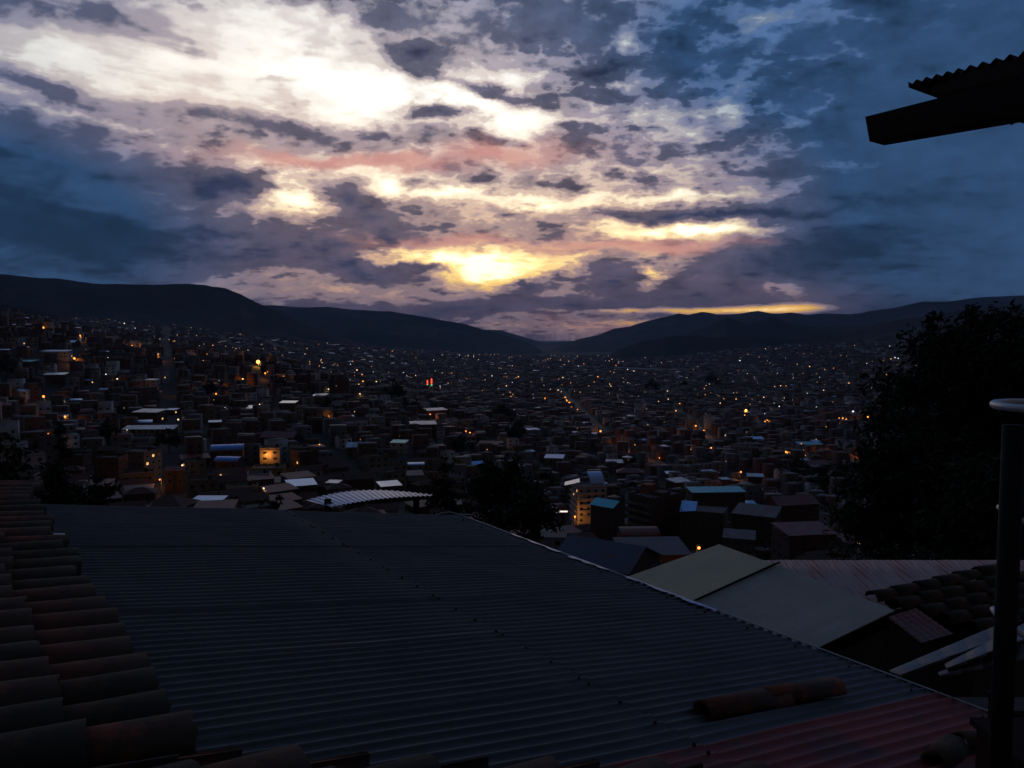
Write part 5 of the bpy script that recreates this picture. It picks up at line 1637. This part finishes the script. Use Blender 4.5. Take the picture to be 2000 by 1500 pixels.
# ------------------------------------------------------------------ trees
LEAFSETS = {}
def leaves(clumps, n_per_m3, size, seed, base, elong=1.6):
    """many small leaf sprays through the clumps' volumes; clumps: (centre xyz, radii xyz)"""
    r = np.random.default_rng(seed)
    P = []
    for (c, rd) in clumps:
        vol = 4.2 * rd[0] * rd[1] * rd[2]
        n = int(min(5200, max(60, vol * n_per_m3)))
        # sub-clumps make the outline uneven
        k = max(6, int(n / 90))
        d = r.normal(size=(k, 3)); d /= np.linalg.norm(d, axis=1)[:, None]
        sub = d * (r.random(k) ** 0.45)[:, None] * np.array(rd)
        idx = r.integers(0, k, n)
        sz = 0.26 * np.mean(rd) * r.uniform(0.6, 1.3, k)
        q = sub[idx] + r.normal(size=(n, 3)) * sz[idx][:, None] * np.array([1, 1, 0.7])
        P.append(q + np.array(c))
    P = np.concatenate(P) - base
    n = len(P)
    a = r.normal(size=(n, 3)); a /= np.linalg.norm(a, axis=1)[:, None]
    b = np.cross(a, r.normal(size=(n, 3))); b /= np.linalg.norm(b, axis=1)[:, None]
    s = size * r.uniform(0.6, 1.4, n)[:, None]
    V = np.stack([P - a * s * elong, P - b * s * 0.5, P + a * s * elong, P + b * s * 0.5], 1)
    return V
def tree(name, label, base, clumps, dens, size, seed, leafm='leaf', trunk_r=0.25, group=None):
    base = np.array(base, float)
    root = empty(name, tuple(base))
    r = random.Random(seed)
    mb = MB()
    top = max(c[2] for c, rd in clumps) - base[2]
    tx = np.mean([c[0] for c, rd in clumps]) - base[0]; ty = np.mean([c[1] for c, rd in clumps]) - base[1]
    pts = [(0, 0, -0.5), (tx * .1, ty * .1, top * 0.25), (tx * .45, ty * .45, top * 0.55), (tx * .9, ty * .9, top * 0.95)]
    mb.tube(pts, [trunk_r, trunk_r * .8, trunk_r * .5, trunk_r * .12], 8)
    for (c, rd) in clumps:
        c = np.array(c) - base
        f = min(0.9, max(0.15, (c[2] - rd[2]) / max(top, 1) * 0.8))
        s = np.array([tx * f * .8, ty * f * .8, top * f * 0.8])
        m_ = (s + c) / 2 + np.array([r.uniform(-.2, .2), r.uniform(-.2, .2), 0.2]) * rd[0]
        mb.tube([s, m_, c], [trunk_r * .4, trunk_r * .25, trunk_r * .06], 5)
    mb.build('trunk', M['bark'], root)
    V = leaves(clumps, dens, size, seed, base)
    ms = Mass(); ms.quads(V, np.zeros(len(V), int))
    o = ms.build('crown', [M[leafm]]); o.parent = root
    tag(root, label, 'tree', group)
    return root
def cl(px, py, rpx, Y, sq=1.0, dy=0.0):
    p = at(px, py, Y + dy); r_ = rpx / F * Y
    return (tuple(p), (r_, r_, r_ * sq))
Y1 = 40
tree('eucalyptus_tree', 'tall dark tree reaching highest at the right edge', at(1900, 1190, Y1),
     [cl(1846, 690, 58, Y1), cl(1905, 650, 55, Y1, 1, 2), cl(1975, 668, 75, Y1), cl(1832, 640, 26, Y1), cl(1805, 775, 70, Y1), cl(1880, 790, 110, Y1, 1, 1), cl(1990, 800, 130, Y1, 1, 2), cl(1930, 900, 120, Y1), cl(2040, 720, 80, Y1), cl(2060, 930, 100, Y1)], 70, 0.14, 1, 'leaf2', 0.4)
Y2 = 33
tree('eucalyptus_tree', 'broad dark tree bulging furthest towards the city lights', at(1770, 1230, Y2),
     [cl(1765, 850, 66, Y2), cl(1722, 930, 66, Y2), cl(1800, 950, 105, Y2, 1, 1), cl(1690, 1010, 56, Y2), cl(1760, 1040, 90, Y2), cl(1870, 1030, 110, Y2, 1, 1), cl(1795, 1120, 90, Y2)], 90, 0.12, 2, 'leaf', 0.35)
Y3 = 28
tree('eucalyptus_tree', 'low dark tree crowding behind the pinkish tin roof beside the post', at(1960, 1240, Y3),
     [cl(1960, 960, 90, Y3), cl(1900, 1050, 85, Y3), cl(1990, 1060, 110, Y3, 1, 1), cl(1850, 1110, 60, Y3), cl(1940, 1130, 90, Y3)], 110, 0.11, 3, 'leaf', 0.3)
tree('shrub', 'dark shrub with a few paler leaf tips above the tin roof', at(1740, 1150, 22),
     [cl(1735, 1085, 26, 22), cl(1765, 1090, 20, 22), cl(1690, 1088, 30, 22), cl(1650, 1082, 26, 22), cl(1800, 1090, 30, 22)], 500, 0.05, 4, 'leaf2', 0.05)
Y4 = 72
tree('pine_tree', 'dark rounded tree, tallest of the clump behind the metal roof corner', at(985, 1090, Y4),
     [cl(968, 925, 36, Y4), cl(1000, 950, 45, Y4), cl(950, 965, 40, Y4), cl(985, 1000, 60, Y4), cl(1030, 985, 40, Y4), cl(1000, 905, 20, Y4)], 26, 0.20, 5, 'leaf', 0.35)
tree('pine_tree', 'dark slim tree left of the rounded clump behind the metal roof corner', at(868, 1060, 66),
     [cl(868, 925, 20, 66, 1.5), cl(866, 958, 26, 66), cl(872, 990, 34, 66), cl(900, 985, 28, 66)], 30, 0.18, 6, 'leaf', 0.25)
tree('pine_tree', 'dark spreading tree right of the rounded clump behind the metal roof corner', at(1050, 1090, 60),
     [cl(1045, 960, 32, 60), cl(1060, 995, 36, 60), cl(1030, 1020, 46, 60), cl(1068, 930, 16, 60)], 30, 0.18, 7, 'leaf', 0.25)
tree('conifer_tree', 'dark pointed tree on the left slope over the tile roof', at(125, 1060, 62),
     [cl(116, 838, 9, 62, 1.8), cl(117, 865, 17, 62, 1.2), cl(120, 895, 25, 62), cl(122, 930, 36, 62), cl(130, 970, 46, 62)], 34, 0.17, 8, 'leaf', 0.25)
tree('conifer_tree', 'dark bushy tree at the far left over the tile roof', at(20, 1060, 58),
     [cl(14, 868, 18, 58, 1.3), cl(24, 905, 32, 58), cl(10, 945, 42, 58), cl(50, 960, 36, 58), cl(-20, 900, 40, 58)], 34, 0.17, 9, 'leaf', 0.25)
tree('conifer_tree', 'small dark tree peeping over the metal roof edge', at(540, 1040, 50),
     [cl(541, 975, 12, 50, 1.3), cl(538, 992, 17, 50)], 60, 0.13, 10, 'leaf', 0.12)
tree('conifer_tree', 'dark tree between the pointed tree and the concrete apartment block', at(185, 1050, 75),
     [cl(178, 955, 24, 75), cl(196, 975, 30, 75), cl(165, 985, 28, 75)], 34, 0.18, 11, 'leaf', 0.2)
TS = [(1390, 748, 15), (1272, 757, 14), (1335, 752, 10), (545, 752, 18), (527, 722, 16), (640, 800, 20), (770, 770, 24), (810, 800, 20), (980, 815, 22), (1010, 850, 24), (410, 770, 20), (210, 850, 26), (330, 865, 24), (1480, 905, 22), (1600, 940, 26), (1560, 920, 22), (1650, 935, 30), (1680, 960, 36), (1235, 958, 16), (900, 870, 18), (585, 870, 16), (60, 760, 18), (15, 720, 22)]
for i, (px, py, rp) in enumerate(TS):
    p = hit(px, py + rp * 0.8)
    if p is None: continue
    Y = p[1]; r_ = rp / F * Y
    c0 = np.array([p[0], p[1], p[2] + r_ * 1.1])
    cs = [(tuple(c0), (r_ * .8, r_ * .8, r_ * .7)), (tuple(c0 + np.array([r_ * .5, 0, -r_ * .3])), (r_ * .6, r_ * .6, r_ * .5)), (tuple(c0 + np.array([-r_ * .55, 0, -r_ * .2])), (r_ * .55, r_ * .55, r_ * .55)), (tuple(c0 + np.array([0.1 * r_, 0, r_ * .5])), (r_ * .45, r_ * .45, r_ * .45))]
    zone = 'in the city centre' if Y > 900 else 'on the left slope' if px < 640 else 'in the middle hollow' if px < 1100 else 'below the big right-hand trees'
    nw = near_what(px, py, 95, 9)
    lb = f'small dark round tree near the {nw}' if nw else f'small dark round tree among the houses {zone}'
    tree('broadleaf_tree', lb, p, cs, 900 / (4.2 * r_ ** 3), 0.09 * r_, 60 + i, 'leaf', 0.05 * r_, 'round trees: ' + lb)

# ------------------------------------------------------------------ evening haze in the valley
mb = MB(); mb.box(-16000, 16000, -60, 22000, -160, 690)
hz = mb.build('haze', [])
hm = bpy.data.materials.new('haze'); hm.use_nodes = True
k = NT(hm.node_tree)
out = k.n('ShaderNodeOutputMaterial'); pv = k.n('ShaderNodeVolumePrincipled')
pv.inputs['Color'].default_value = (0.42, 0.62, 1.0, 1)
pv.inputs['Density'].default_value = HAZE
pv.inputs['Anisotropy'].default_value = 0.2
k.link(pv.outputs[0], out.inputs['Volume'])
hz.data.materials.append(hm)
hz['kind'] = 'stuff'; hz['label'] = 'thin blue evening haze over the valley'
